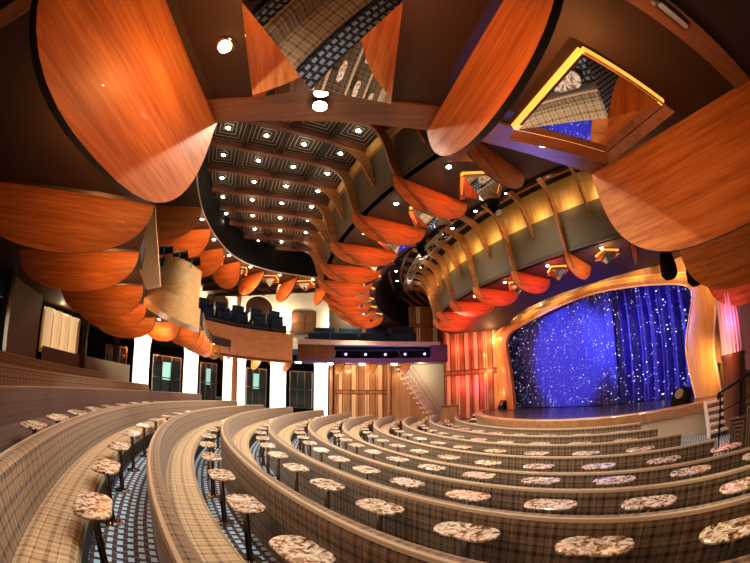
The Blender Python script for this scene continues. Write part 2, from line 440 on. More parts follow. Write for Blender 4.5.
inn = resample(smooth_poly(inn), 90); out = resample(smooth_poly(out), 90)
fr = thing('proscenium_frame', 'flowing orange wood frame around the blue stage curtain', 'stage frame', C3 + ax * AF + V((0, 0, ZS)))
fo = Matrix.Translation(-V(fr.location))
m = MB(); rings = []
for a, b in zip(inn, out):
    rings.append([a + ax * .14, a - ax * .02, a.lerp(b, .25) - ax * .10, a.lerp(b, .5) - ax * .13, a.lerp(b, .75) - ax * .10, b - ax * .02, b + ax * .14])
m.sweep(rings, closed=True); m.obj('arch_band', 'frame', fr, True, mat4=fo)
m = MB(); m.tube([a - ax * .03 for a in out], .035, 6); o = m.obj('outer_moulding', 'goldtrim', fr, True, mat4=fo); o['label'] = 'pale gold moulding along the outer edge'
m = MB(); m.tube([a - ax * .03 for a in inn], .03, 6); o = m.obj('inner_moulding', 'goldtrim', fr, True, mat4=fo); o['label'] = 'pale gold moulding along the opening'

cen = sum(inn, V()) / len(inn)
m = MB(); m.sweep([[p + ax * .12, p + ax * .12 + (p - cen).normalized() * 2.6, p + ax * .3 + (p - cen).normalized() * 2.6, p + ax * .3] for p in out[4:-4]]); struct(m.obj('wall_proscenium', 'panel', None, True))
# curtains
def curtain(name, l0, l1, A0, amp, wl, label):
    m = MB(); n = int(abs(l1 - l0) / .05); rings = []; uvs = []
    zs = [ZS + .02, 2.2, 3.4, 4.6, 6.2]
    for i in range(n + 1):
        l = l0 + (l1 - l0) * i / n
        d = amp * sin(2 * pi * l / wl + 1.3 * sin(l * 1.7)) + amp * .4 * sin(2 * pi * l / (wl * .43))
        rings.append([C3 + ax * (A0 + d) + lat * l + V((0, 0, z)) for z in zs]); uvs += [(l, z) for z in zs]
    m.sweep(rings, closed=False, caps=False, uvs=uvs)
    o = m.obj(name, 'curtain', None, True); return tag(o, label, 'curtain')
LS = (onstage(611, 350, -5.9) - C3).dot(lat)
curtain('stage_curtain', LS - .3, 8.2, -5.95, .016, .5, 'flat blue star cloth filling the half of the stage beside the stairs wall')
curtain('stage_curtain', -6.2, LS + .7, -5.66, .15, .55, 'blue sparkling curtain hanging in deep folds on the stage')
# black backing of the stage house
m = MB(); m.quad(C3 + ax * -3.2 + lat * -9 + V((0, 0, .5)), C3 + ax * -3.2 + lat * 12 + V((0, 0, .5)), C3 + ax * -3.2 + lat * 12 + V((0, 0, 8.6)), C3 + ax * -3.2 + lat * -9 + V((0, 0, 8.6)))
struct(m.obj('wall_stage', 'black'))
# foldback speakers at the feet of the arch
for (u, v, D), txt in (((511, 403, 19.1), 'near the wall stairs'), ((688, 396, 12.3), 'beside the white steps')):
    p = onz(u, v + 5, ZS) - ax * .5
    t = thing('stage_monitor', 'black wedge stage monitor at the foot of the arch ' + txt, 'speaker', p, AX)
    m = MB(); m.prism([(-.18, -.28, 0), (.2, -.28, 0), (.2, -.28, .42), (.0, -.28, .46), (-.18, -.28, .12)], (0, .56, 0)); m.obj('cabinet', 'black', t, bevel=.02)
    m = MB(); m.lathe([(.0, 0), (.15, 0), (.15, .03), (.0, .035)], n=20)
    m.obj('driver', 'grille', t, True, mat4=Matrix.Translation((-.095, 0, .3)) @ Matrix.Rotation(R(-62), 4, 'Y'))

# =====================================================================================
# CEILING OVER THE HOUSE (concentric rings)
# =====================================================================================
ZC, ZD, Z1 = 7.4, 6.4, 6.16           # coffers / soffit with petals
dth, dr = 3.03, .865
# panels of the coffered ceiling
m = MB()
for i in range(-6, 14):
    a0 = 211.7 - i * dth - dth; a1 = a0 + dth
    for j in range(-1, 9):
        r0 = 16.63 + j * dr; r1 = r0 + dr
        m.quad(P(r0, a0, ZC), P(r0, a1, ZC), P(r1, a1, ZC), P(r1, a0, ZC))
struct(m.obj('ceiling_coffered', 'coffer'))
m = MB()
for i in range(-6, 15):
    a = 211.7 - i * dth
    q = P(1, a, 0) - C3; n = V((-q.y, q.x, 0))
    m.prism([P(16.5, a, ZC - .01) - n * .055, P(24, a, ZC - .01) - n * .055, P(24, a, ZC - .17) - n * .055, P(16.5, a, ZC - .17) - n * .055], n * .11)
struct(m.obj('ceiling_beams', 'beam'))
m = MB()
for j in range(1, 8):
    r0 = 16.63 + j * dr; arc_sweep(m, [(-.05, ZC - .09), (.05, ZC - .09), (.05, ZC - .012), (-.05, ZC - .012)], 168, 232, r0, 3)
struct(m.obj('ceiling_cross_beams', 'kick'))
# coffer bulbs
def bulb_proto(mat, rad, name='downlight'):
    t = thing(name, 'x', 'ceiling light')
    m = MB(); m.lathe([(rad * 1.25, 0), (rad * 1.3, -.01), (rad * 1.1, -.014), (rad * 1.05, 0)], n=14); m.obj('trim_ring', 'chrome', t, True)
    m = MB(); m.lathe([(0.001, -rad * .9), (rad * .6, -rad * .75), (rad * .95, -rad * .35), (rad, -.004), (.001, 0)], n=12); m.obj('bulb', mat, t, True)
    return t
bp = bulb_proto('bulb', .05); used = [False]
def place_bulb(loc, label, group):
    mt = Matrix.Translation(loc)
    if not used[0]:
        used[0] = True; bp.matrix_basis = mt; bp['label'] = label; bp['group'] = group; return bp
    o = dup(bp, label, mt); o['group'] = group; return o
for i in range(0, 11):
    a = 210.2 - i * dth
    for j in range(0, 4):
        place_bulb(P(17.06 + j * dr, a, ZC - .012), 'coffered ceiling bulb, %s bay from the front, %s from the gold ribs' % (nth(i), nth(j)), 'coffer bulbs')
        if (i + j) % 2 == 0: point(P(17.06 + j * dr, a, ZC - .3), 2, (1, .76, .48), .05)

# gold and khaki drums
def drum(name, r, z0, z1, mat, a0=150, a1=252, thick=.12):
    m = MB(); arc_sweep(m, [(0, z0), (0, z1), (-thick, z1), (-thick, z0)], a0, a1, r, 1.5); return struct(m.obj(name, mat, None, True))
m = MB(); arc_sweep(m, [(.10, 7.39), (.16, 7.30), (.16, 7.18), (.10, 7.10), (-.1, 7.10), (-.1, 7.39)], 150, 252, 16.5, 1.5); struct(m.obj('trim_outer_ring', 'gold', None, True))
m = MB(); arc_sweep(m, [(.02, 7.10), (-.16, Z1), (-.28, Z1), (-.1, 7.10)], 150, 252, 16.5, 1.5); struct(m.obj('ceiling_outer_drum', 'khaki', None, True))
m = MB(); arc_sweep(m, [(0, Z1), (-2.0, Z1), (-2.0, Z1 + .1), (0, Z1 + .1)], 150, 252, 16.36, 1.5); struct(m.obj('ceiling_outer_soffit', 'soffit_olive'))
drum('ceiling_slot_riser', 14.4, Z1, 7.5, 'black')
m = MB(); arc_sweep(m, [(0, 7.4), (-3.2, 7.4), (-3.2, 7.55), (0, 7.55)], 146, 252, 14.6, 2); struct(m.obj('ceiling_slot', 'black'))
m = MB()
for r0 in (12.3, 12.8, 13.3, 13.8): arc_sweep(m, [(-.05, 7.3), (.05, 7.3), (.05, 7.4), (-.05, 7.4)], 150, 250, r0, 3)
struct(m.obj('ceiling_slot_battens', 'beam'))
Z2 = 5.45
drum('ceiling_gold_band', 11.85, 6.5, 7.5, 'gold', 140, 252)
m = MB(); arc_sweep(m, [(0, 6.5), (-.2, Z2), (-.32, Z2), (-.12, 6.5)], 140, 252, 11.85, 1.5); struct(m.obj('ceiling_inner_drum', 'khaki', None, True))
m = MB(); arc_sweep(m, [(0, Z2), (-3.6, Z2), (-3.6, Z2 + .1), (0, Z2 + .1)], 140, 252, 11.7, 1.5); struct(m.obj('ceiling_inner_soffit', 'soffit'))

# ---------- wooden fins: S-shaped rib that ends in a petal ----------
def rib_board(mb, outer, inner, th, ang):
    """outer / inner edge of a flat board in the radial plane at ANG, both as (r, z)"""
    q = V((cos(R(ang)), sin(R(ang)), 0)); n = V((-q.y, q.x, 0))
    def line(p): return resample(smooth_poly([C3 + q * r + V((0, 0, z)) for r, z in p], 3), 22)
    rings = [[a + n * th / 2, a - n * th / 2, b - n * th / 2, b + n * th / 2] for a, b in zip(line(outer), line(inner))]
    mb.sweep(rings)
RIBS = {
 ('outer', True): ([(18.0, 7.26), (17.3, 7.22), (16.95, 7.08), (16.78, 6.70), (16.68, 6.32), (16.45, 6.0), (16.1, 5.80), (15.6, 5.58)], [(18.0, 7.39), (17.3, 7.38), (16.75, 7.30), (16.52, 6.95), (16.44, 6.55), (16.34, 6.15), (16.0, 5.88), (15.58, 5.58)]),
 ('outer', False): ([(18.0, 7.26), (17.4, 7.20), (17.0, 7.02), (16.80, 6.80), (16.66, 6.58), (16.48, 6.42)], [(18.0, 7.39), (17.4, 7.38), (16.8, 7.30), (16.56, 7.1), (16.48, 6.8), (16.42, 6.44)]),
 ('inner', True): ([(13.2, 7.2), (12.7, 7.14), (12.36, 6.9), (12.2, 6.55), (12.08, 6.2), (11.98, 5.8), (11.85, 5.4), (11.45, 5.08)], [(13.2, 7.39), (12.6, 7.38), (12.0, 7.15), (11.87, 6.7), (11.8, 6.2), (11.72, 5.8), (11.66, 5.46), (11.43, 5.08)]),
 ('inner', False): ([(13.2, 7.2), (12.7, 7.14), (12.36, 6.9), (12.18, 6.55), (12.02, 6.3), (11.86, 6.12)], [(13.2, 7.39), (12.6, 7.38), (12.0, 7.15), (11.88, 6.7), (11.84, 6.4), (11.80, 6.12)])}
def bez(p, n=14):
    out = []
    for i in range(n + 1):
        t = i / n; q = list(p)
        while len(q) > 1: q = [tuple(a + (b - a) * t for a, b in zip(q[k], q[k + 1])) for k in range(len(q) - 1)]
        out.append(q[0])
    return out
def petal_mesh(L, H, n_exp=2.5, bulge=.06, th=.045, name='petal', parent=None, mats=('petal', 'petal_edge'), twist=0.0):
    """local frame: x back along the top edge from the tip, z away from the soffit (negative = down), y = face normal"""
    NS, NH = 26, 6; m = MB(); F = []; B = []
    for i in range(NS + 1):
        ph = pi * i / NS; cs = cos(ph)
        s_ = L / 2 * (1 - math.copysign(abs(cs) ** (2 / n_exp), cs)); h = H * abs(sin(ph)) ** (2 / n_exp) + .012
        for j in range(NH + 1):
            t = j / NH; y = bulge * sin(pi * t) * sin(pi * min(1, max(0, s_ / L))) + twist * t * h
            F.append((s_, y + th / 2, -h * t)); B.append((s_, y - th / 2, -h * t))
    n = NH + 1; fs = [(i * n + j, i * n + j + 1, (i + 1) * n + j + 1, (i + 1) * n + j) for i in range(NS) for j in range(NH)]
    m.add(F, fs, 0); m.add(B, [f[::-1] for f in fs], 0)
    edge = [i * n + NH for i in range(NS + 1)]
    for a, b in zip(edge, edge[1:]): m.add([F[a], F[b], B[b], B[a]], [(0, 1, 2, 3)], 1)
    for i in range(NS): m.add([F[i * n], F[(i + 1) * n], B[(i + 1) * n], B[i * n]], [(0, 1, 2, 3)], 1)
    return m.obj(name, list(mats), parent, True)
def petal_frame(tip, d, tilt):
    """tip: 3D point of the front end on the soffit, d: 2D direction back-to-tip, tilt in degrees"""
    x = V((-d[0], -d[1], 0)).normalized(); y0 = V((-x.y, x.x, 0)); z0 = V((0, 0, 1)); t = R(tilt)
    y = y0 * cos(t) + z0 * sin(t); z = x.cross(y)
    mt = Matrix((x, y, z)).transposed().to_4x4(); mt.translation = tip; return mt

def ring_fin(ang, long_, rtop, rdr, zt, zb_, zs, label, group, Lp, Hp, tilt, arm=.9):
    t = thing('ceiling_fin', label, 'wooden fin', P(rdr, ang, zs), 0, group)
    inv = Matrix.Translation(-V(t.location))
    m = MB()
    o_, i_ = RIBS[('outer' if rdr > 14 else 'inner', long_)]; o_ = [(a0 + (b0 - a0) * .28, a1 + (b1 - a1) * .28) for (a0, a1), (b0, b1) in zip(o_, i_)]
    rib_board(m, o_, i_, .055, ang)
    m.obj('rib', 'rib', t, True, mat4=inv)
    if long_:
        q = (-cos(R(ang)), -sin(R(ang)))
        pt = petal_mesh(Lp, Hp, 2.2, .07, .04, 'petal', t)
        mt = petal_frame(P(rdr - Lp + .1, ang, zs - .004), q, tilt); pt.matrix_basis = inv @ mt
    return t
k = 0
for i in range(-1, 9):
    a = 211.7 - i * 2 * dth
    ring_fin(a + (0 if i else 0), True, 16.55, 16.45, ZC - .05, 0, Z1, 'wooden rib with red lit petal on the outer ceiling ring, %s from the front' % nth(i + 1), 'outer ring fins', 1.95, .54, -9)
    ring_fin(a - dth, False, 16.55, 16.45, ZC - .05, 0, Z1, 'short curved wooden rib on the outer ceiling ring, %s from the front' % nth(i + 1), 'outer ring short ribs', 0, 0, 0)
for i in range(0, 7):
    a = 224.0 - i * 8.7
    ring_fin(a, True, 11.9, 11.82, 7.9, 0, Z2, 'long wooden rib with red petal on the inner gold ring, %s from the front' % nth(i), 'inner ring fins', 1.9, .52, -9, .5)
    ring_fin(a - 4.35, False, 11.9, 11.82, 7.6, 0, Z2, 'short wooden rib on the inner gold ring, %s from the front' % nth(i), 'inner ring short ribs', 0, 0, 0, .5)

# ---------- mirrored pyramids ----------
def pyramid(base, apex, label, group, cove=False):
    c = sum((V(b) for b in base), V()) / 4
    t = thing('mirror_pyramid', label, 'mirror', c, 0, group); inv = -c
    if cove:
        m = MB(); bb = [V(b) + inv for b in base]
        for i in range(4): m.tube([bb[i] * 1.04 + V((0, 0, .05)), bb[(i + 1) % 4] * 1.04 + V((0, 0, .05))], .028, 6)
        m.obj('cove_light', 'cove', t)
        m = MB()
        for i in range(4):
            a, b = bb[i] * 1.03, bb[(i + 1) % 4] * 1.03; a2, b2 = bb[i] * 1.16, bb[(i + 1) % 4] * 1.16
            m.quad(a, b, b2 + V((0, 0, -.07)), a2 + V((0, 0, -.07))); 
        m.obj('cove_rim', 'copper', t)
    m = MB(); vs = [V(b) + inv for b in base] + [V(apex) + inv]
    m.add(vs, [(0, 1, 4), (1, 2, 4), (2, 3, 4), (3, 0, 4), (3, 2, 1, 0)]); m.obj('facets', 'mirror', t)
    return t
def ring_pyramid(r, ang, z, w, h, label, group, cove=True):
    q = P(1, ang, 0) - C3; n = V((-q.y, q.x, 0)); c = P(r, ang, z - .06)
    base = [c + q * w + n * 0, c + n * w, c - q * w, c - n * w]
    return pyramid(base, c - V((0, 0, h)), label, group, cove)
for i in range(-1, 8):
    a = 211.7 - i * 2 * dth - dth
    ring_pyramid(15.0, a, Z1, .52, .36, 'mirrored pyramid between petals of the outer ceiling ring, %s from the front' % nth(i + 1), 'outer ring mirrors')
    place_bulb(P(15.9, a, Z1 - .012), 'bright downlight on the outer ring soffit, %s from the front' % nth(i + 1), 'outer ring downlights')
    point(P(15.3, a, Z1 - .22), 17, (1, .15, .035), .08)
    spot(P(15.9, a, Z1 - .1), P(15.9, a, 0), 200, (1, .78, .52), 120, .8, .12)
for i in range(0, 6):
    a = 224.0 - i * 8.7 - 4.35
    ring_pyramid(10.75, a, Z2, .34, .30, 'mirrored pyramid between petals above the stage front, %s from the front' % nth(i), 'inner ring mirrors')
    place_bulb(P(11.3, a, Z2 - .012), 'bright downlight above the stage front, %s from the front' % nth(i), 'inner ring downlights')
    point(P(10.9, a, Z2 - .45), 26, (1, .06, .03) if i > 0 else (1, .4, .15), .08)
    spot(P(11.3, a, Z2 - .1), P(11.6, a, 0), 150, (1, .75, .5), 120, .8, .12)
# gold band wash: one small lamp in each bay
for i in range(0, 13):
    a = 226 - i * 4.35
    point(P(12.12, a, 6.60), 6, (1, .66, .28), .08)
for i in range(0, 9):
    for r0 in (12.5, 13.5):
        a = 222 - i * 6 - (2 if r0 > 13 else 0)
        place_bulb(P(r0, a, 7.39), 'small bulb in the black ceiling slot, %s ring, %s from the front' % ('inner' if r0 < 13 else 'outer', nth(i)), 'slot bulbs')

# =====================================================================================
# UPPER CEILING EDGE OVER THE BALCONY
# =====================================================================================
UE = [(-1.9, 1.6), (-2.6, 3.2), (-3.49, 5.24), (-3.88, 6.14), (-4.29, 7.34), (-4.52, 8.46), (-4.64, 9.78), (-4.55, 10.94), (-3.89, 11.89), (-2.82, 12.58), (-1.69, 12.93), (-.4, 13.1)]
UE = resample(smooth_poly([V((x, y, ZD)) for x, y in UE]), 60)
WC = V((1.0, 8.6, 0))       # middle of the oval well
def outward_(p):
    d = p - WC; d.z = 0; return d.normalized()
m = MB(); rings = []
for p in UE:
    d = (p - WC); d.z = 0; d.normalize()
    bw = 2.6 if p.y < 10.5 else 2.6 - min(1.2, (p.y - 10.5) * .8)
    rings.append([p + V((0, 0, 1.3)), p, p + d * bw, p + d * bw + V((0, 0, .12)), p + d * .25 + V((0, 0, .12)), p + d * .25 + V((0, 0, 1.3))])
m.sweep(rings); struct(m.obj('ceiling_upper_soffit', ['black']))
m = MB(); m.sweep([[p + V((0, 0, -.004)), p + outward_(p) * (2.55 if p.y < 10.5 else 2.55 - min(1.2, (p.y - 10.5) * .8)) + V((0, 0, -.004))] for p in UE], closed=False); struct(m.obj('ceiling_upper_soffit_board', 'soffit'))
m = MB(); m.tube([p + V((0, 0, .01)) for p in UE], .018, 6); struct(m.obj('trim_upper_edge', 'tape'))
UT = [(202, 208), (211, 229), (223.5, 248), (240, 261), (265, 271), (298, 277), (331, 280)]
for i, (u, v) in enumerate(UT):
    p = onz(u, v, ZD - .02); d = (WC - p); d.z = 0; d.normalize()
    pt = petal_mesh(2.3 if p.y < 10.5 else 1.5, .85, 2.2, .06, .04, 'ceiling_petal'); pt.matrix_basis = petal_frame(p, (d.x, d.y), -24 if i < 4 else 15)
    tag(pt, 'wooden petal hanging at the edge of the upper balcony ceiling, %s along it' % nth(i), 'wooden petal', 'upper balcony petals')
    if i < len(UT) - 1:
        p2 = onz(*UT[i + 1], ZD - .02); c = (p + p2) / 2; dd = (WC - c); dd.z = 0; dd.normalize(); nn = V((-dd.y, dd.x, 0)); c = c - dd * .75; c.z = ZD - .05
        pyramid([c + dd * .38, c + nn * .38, c - dd * .38, c - nn * .38], c - V((0, 0, .3)), 'mirrored pyramid in the upper balcony ceiling, %s along it' % nth(i), 'upper balcony mirrors', True)
        q = c + dd * .62; q.z = ZD - .012
        place_bulb(q, 'bright downlight at the upper balcony ceiling edge, %s along it' % nth(i), 'upper balcony downlights')
        point(c + dd * .3 - V((0, 0, .42)), 16, (1, .30, .09), .08)
        spot(c - V((0, 0, .4)), c - V((0, 0, 5)) - dd * 1.0, 90, (1, .75, .5), 120, .8, .1)

# =====================================================================================
# MEZZANINE: underside with big petals around the near edge of the well
# =====================================================================================
ZM = 4.2
TIPS = [onz(735, 292, ZM), onz(679, 248, ZM), onz(592, 172, ZM), onz(430, 128, ZM), onz(215, 120, ZM), onz(155, 203, ZM), onz(140, 250, ZM), onz(144, 284, ZM), onz(147, 303, ZM), onz(155, 317, ZM)]
TIPS[0] = TIPS[1] + (TIPS[1] - TIPS[2]) * .9
FAR = [dist(201, 340, 12.0), dist(205, 340, 15.0), dist(213, 340, 17.6), dist(240, 340, 19.3), dist(291.5, 340, 20.0)]
for q in FAR: q.z = ZM
BOOTH_Y = 19.6
edge = [TIPS[0] + V((4.5, 1.2, 0)), TIPS[0] + V((2, .6, 0))] + TIPS + FAR + [V((-1, BOOTH_Y, ZM)), V((4.0, BOOTH_Y, ZM))]
EDGE = edge[:2] + TIPS + FAR[:-1] + [FAR[-1] + V((-.3, -.2, 0))]
def outward(p):
    d = p - WC; d.z = 0; return d.normalized()
m = MB(); rings = []
for p in EDGE:
    d = outward(p)
    rings.append([p + V((0, 0, .36)), p, p + d * 9, p + d * 9 + V((0, 0, .36))])
m.sweep(rings); struct(m.obj('ceiling_mezzanine_soffit', 'soffit'))
m = MB(); rings = []
for p in edge[:2] + TIPS[:5]:
    d = outward(p) if p.x > -1 else V((-.3, -1, 0)).normalized()
    rings.append([p + V((0, 0, .38)), p + V((0, 0, -.02)) - d * .01, p + d * .26 + V((0, 0, -.02)), p + d * .30 + V((0, 0, .38))])
m.sweep(rings); struct(m.obj('trim_mezzanine_lip', 'copper'))

def tipdir(i):
    return None
NEAR = {  # measured: direction back-to-tip, length, drop, squareness, tilt
    2: ((-.41, .91), 2.25, 1.03, 2.9, 0), 3: ((-.23, .97), 1.8, .58, 2.1, 0), 4: ((-.04, 1.0), 2.05, 1.04, 2.6, 0), 5: ((.87, .50), 2.9, .70, 2.3, -15), 6: ((.99, .16), 3.2, .68, 2.3, -15)}
PL = ['smaller petal at the far right', 'second petal beneath the big right one', 'huge wooden petal hanging before the curtain', 'dark wooden petal with pale tip at top centre',
      'huge orange wooden petal at top left', 'broad orange petal below the top left one', 'orange petal third down the left', 'orange petal fourth down the left', 'orange petal fifth down the left', 'orange petal sixth down the left']
dirs = []
for i, p in enumerate(TIPS):
    if i in NEAR: d, L, H, n_, tl = NEAR[i]
    elif i < 2: d, L, H, n_, tl = ((-.55, .83), 2.3, .9, 2.4, 10)
    else: d, L, H, n_, tl = ((1.0, .02), 3.0, .74, 2.3, -18)
    dirs.append(V((d[0], d[1], 0)).normalized())
    q = V(p); q.z = ZM - .035
    o = petal_mesh(L, H, n_, .05, .05, 'ceiling_petal'); o.matrix_basis = petal_frame(q, d, tl)
    tag(o, 'wooden ceiling petal: ' + PL[i], 'wooden petal', 'mezzanine petals')
nfar = 13
path = resample(smooth_poly([TIPS[-1]] + FAR[:], 2), nfar + 1)
for i in range(1, nfar + 1):
    p = V(path[i]); d = -outward(p); p.z = ZM - .035
    o = petal_mesh(2.0, .66, 2.2, .06, .04, 'ceiling_petal'); o.matrix_basis = petal_frame(p, (d.x, d.y), -18)
    tag(o, 'small red petal under the balcony front past the tower, %s along it' % nth(i - 1), 'wooden petal', 'far mezzanine petals')
    dirs.append(d)
# mirrors between the near petals
ap = onz(311, 90, ZM - .32)
pyramid([onz(253, 98, ZM - .05), onz(391, 104, ZM - .05), onz(403, 2, ZM - .05), onz(242, 2, ZM - .05)], ap, 'large mirrored pyramid reflecting a plaid sofa, at top centre', 'mezzanine mirrors')
pyramid([onz(606, 152, ZM - .05), onz(662, 106, ZM - .05), onz(584, 56, ZM - .05), onz(518, 130, ZM - .05)], onz(608, 118, ZM - .22), 'mirrored pyramid with orange cove, reflecting blue carpet', 'mezzanine mirrors', True)
allt = TIPS + [V(p) for p in path[1:]]
for i in range(4, len(allt) - 1):
    c = (allt[i] + allt[i + 1]) / 2; dd = (dirs[i] + dirs[i + 1]).normalized(); w = .42 if i < 10 else .26
    nn = V((-dd.y, dd.x, 0)); c = c - dd * (1.0 if i < 10 else .8); c.z = ZM - .04
    if i != 4 and i < 18: pyramid([c + dd * w, c + nn * w, c - dd * w, c - nn * w], c - V((0, 0, .32 if i < 10 else .2)), 'mirrored pyramid between mezzanine petals, %s down from the top left petal' % nth(i - 4), 'mezzanine mirrors')
    q = c + dd * (1.0 if i < 10 else .75) * .62; q.z = ZM - .02
    place_bulb(q, 'bright downlight under the mezzanine, %s down from the top left petal' % nth(i - 4), 'mezzanine downlights')
    point(c + dd * .1 - V((0, 0, .42 if i < 10 else .25)), 26 if i < 10 else 9, (1, .34, .09), .1)
    spot(q - V((0, 0, .12)), q - V((0, 0, 4)) + dd * .6, 48 if i < 10 else 60, (1, .84, .66), 140, .8, .1)
q = onz(320, 105, ZM - .03); place_bulb(q, 'bright downlight in the copper lip at top centre', 'mezzanine downlights')
q = onz(543, 142, ZM - .03); place_bulb(q, 'bright downlight in the blue lit lip near the curtain', 'mezzanine downlights')
point(onz(240, 60, ZM - .5), 12, (1, .38, .11)); point(onz(545, 95, ZM - .45), 9, (1, .38, .11)); point(onz(625, 100, ZM - .45), 10, (1, .33, .08)); point(onz(735, 250, ZM - .3), 8, (1, .36, .10)); point(onz(410, 40, ZM - .45), 6, (1, .28, .09))  # unseen point lamps under the soffit, added to brighten the petal faces
spot(P(17.0, 216, 7.0), onz(190, 160, 3.6), 650, (1, .86, .66), 26, .35, .1); spot(P(19.3, 207, 7.0), onz(450, 132, 3.9), 300, (1, .84, .62), 16, .35, .1); spot(P(17.0, 215, 7.0), onz(640, 215, 3.6), 1300, (1, .80, .50), 34, .6, .1)
for u_, v_ in ((170, 310), (215, 335), (265, 345)): spot(P(13.9, 190, 5.2), dist(u_, v_, 14), 4500, (1, .80, .50), 26, .8, .1)  # unseen spots in mid-air, added to brighten the tower and parapet
for i, (a_, b_, w_) in enumerate((((640, -6), (747, 88), .20), ((-6, 24), (44, -8), .16))):
    a, b = onz(*a_, ZM - .05), onz(*b_, ZM - .05); u = (b - a).normalized(); n = V((-u.y, u.x, 0)) * w_ / 2
    m = MB(); m.prism([a - n - u * .4, b - n, b + n, a + n - u * .4], (0, 0, .05)); struct(m.obj('trim_soffit_beam', 'copper', None, bevel=.006))
q = onz(672, 14, ZM - .05); a, b = onz(650, 0, ZM), onz(720, 62, ZM)
t = thing('oval_lamp', 'long chrome lamp set into the copper ceiling beam at top right', 'ceiling light', q, atan2((b - a).y, (b - a).x))
m = MB(); m.sweep([[(x, y, z) for x, y in stadium(.20 - k * .012, .05 - k * .012)] for k, z in enumerate((0, -.012, -.02))]); m.obj('reflector', 'chrome', t, True)
m = MB(); m.sweep([[(x, y, z) for x, y in stadium(.16, .02)] for z in (-.02, -.026)]); m.obj('glass', 'lens', t, True)
# globe lamp between the two big petals
q = onz(226, 44, ZM)
t = thing('globe_downlight', 'round glass lamp glowing between the top left petals', 'ceiling light', q)
m = MB(); m.lathe([(.062, 0), (.066, -.01), (.05, -.02), (.05, 0)], n=18); m.obj('collar', 'chrome', t, True)
m = MB(); m.lathe([(.002, -.075), (.03, -.066), (.045, -.042), (.046, -.02), (.04, 0)], n=18); m.obj('glass_bulb', simple('amber_lit_glass', (1, .7, .4), .3, 0, (1, .55, .22), 4), t, True)

# =====================================================================================
# BALCONY FRONT, TOWER, BOOTH, SEATS
# =====================================================================================
FZ0, FZ1 = 4.22, 5.28
fa = thing('balcony_parapet', 'curved blond wood balcony front beside the tower', 'balcony', FAR[2])
m = MB(); fpath = resample(smooth_poly([V((q.x, q.y, 0)) for q in (dist(188, 340, 17.6), dist(205, 340, 18.0), dist(215, 340, 18.4), dist(240, 340, 19.3), dist(292, 340, 20.0))], 2), 30); rings = []
for p in fpath:
    d = outward(p); rings.append([p - d * .22 + V((0, 0, ZM - .5)), p - d * .22 + V((0, 0, FZ1)), p - d * .1 + V((0, 0, FZ1 + .03)), p + d * .0 + V((0, 0, FZ1)), p + d * .0 + V((0, 0, ZM - .5))])
finv = Matrix.Translation(-V(fa.location))
m.sweep(rings); m.obj('front_panel', 'fascia', fa, True, mat4=finv)
m = MB(); m.tube([p - outward(p) * .15 + V((0, 0, FZ1 + .16)) for p in fpath], .025, 6); m.obj('hand_rail', 'panel_dark', fa, True, mat4=finv)
m = MB(); rings = [[p - outward(p) * .27 + V((0, 0, ZM - .48)), p - outward(p) * .27 + V((0, 0, ZM - .36)), p - outward(p) * .2 + V((0, 0, ZM - .36)), p - outward(p) * .2 + V((0, 0, ZM - .48))] for p in fpath]
m.sweep(rings); m.obj('dark_base_band', 'panel_dark', fa, mat4=finv)
# tower: stacked curved boxes in front of the mezzanine
DT = 9.4
def T(u, v, D=DT): return dist(u, v, D)
tw = thing('balcony_tower', 'rounded blond wood lighting tower on the balcony corner', 'tower', T(175, 330))
tinv = Matrix.Translation(-V(tw.location))
def curved_box(top, bot, depth, bulge, n=12):
    """front outline given by (u,v) pairs left to right for the upper and lower edge"""
    m = MB(); rings = []
    for i in range(n + 1):
        t = i / n
        def on(e):
            k = t * (len(e) - 1); a = min(int(k), len(e) - 2); f = k - a
            u = e[a][0] * (1 - f) + e[a + 1][0] * f; v = e[a][1] * (1 - f) + e[a + 1][1] * f; return u, v
        D = DT - bulge * sin(pi * t)
        a = T(*on(bot), D); b = T(*on(top), D); b.x, b.y = a.x + (b.x - a.x) * .15, a.y + (b.y - a.y) * .15
        w = V((a.x, a.y, 0)).normalized()
        rings.append([a, b, b + w * depth, a + w * depth])
    m.sweep(rings); return m
curved_box([(145, 285), (165, 291), (185, 299), (200, 309)], [(144, 300), (162, 312), (182, 322), (199, 328)], .9, .5).obj('lower_drum', 'fascia', tw, True, mat4=tinv)
curved_box([(160, 252), (172, 256), (186, 262), (197, 271)], [(158, 290), (172, 295), (186, 302), (198, 312)], .8, .35).obj('upper_drum', 'fascia', tw, True, mat4=tinv)
m = MB(); pts = [(151, 206), (155, 205), (158, 250), (160, 285), (146, 288), (139, 270), (143, 232)]
bl = thing('wooden_fin', 'pale upright wooden blade between the left petals and the tower', 'wooden panel', T(150, 285, 6.9))
bi = Matrix.Translation(-V(bl.location))
m.prism([T(u, v, 6.9) for u, v in pts], V((-.05, .12, 0))); m.obj('board', 'blond', bl, mat4=bi)
m = MB(); m.tube([T(152, 206, 6.9), T(152, 206, 6.9) + V((0, 0, ZD - T(152, 206, 6.9).z))], .02, 6); m.obj('hanger', 'black', bl, mat4=bi)
for i, (u, v) in enumerate([(165, 250), (180, 255), (192, 262)]):
    p = T(u, v, 9.2)
    t = thing('stage_spotlight', 'black stage spotlight on the tower top, %s from the blade' % nth(i), 'stage light', p, .5)
    m = MB(); m.lathe([(.0, -.2), (.09, -.2), (.11, -.1), (.11, .18), (.12, .22), (.0, .22)], n=14); m.obj('lamp_body', 'black', t, True, mat4=Matrix.Rotation(R(75), 4, 'Y'))
    m = MB(); m.tube([(-.0, -.16, .0), (0, -.16, -.15), (0, 0, -.2), (0, .16, -.15), (0, .16, 0)], .015, 6); m.obj('yoke', 'grille', t, True)
    m = MB(); m.box((0, 0, -.32), (.06, .06, .24)); m.obj('mount', 'black', t)
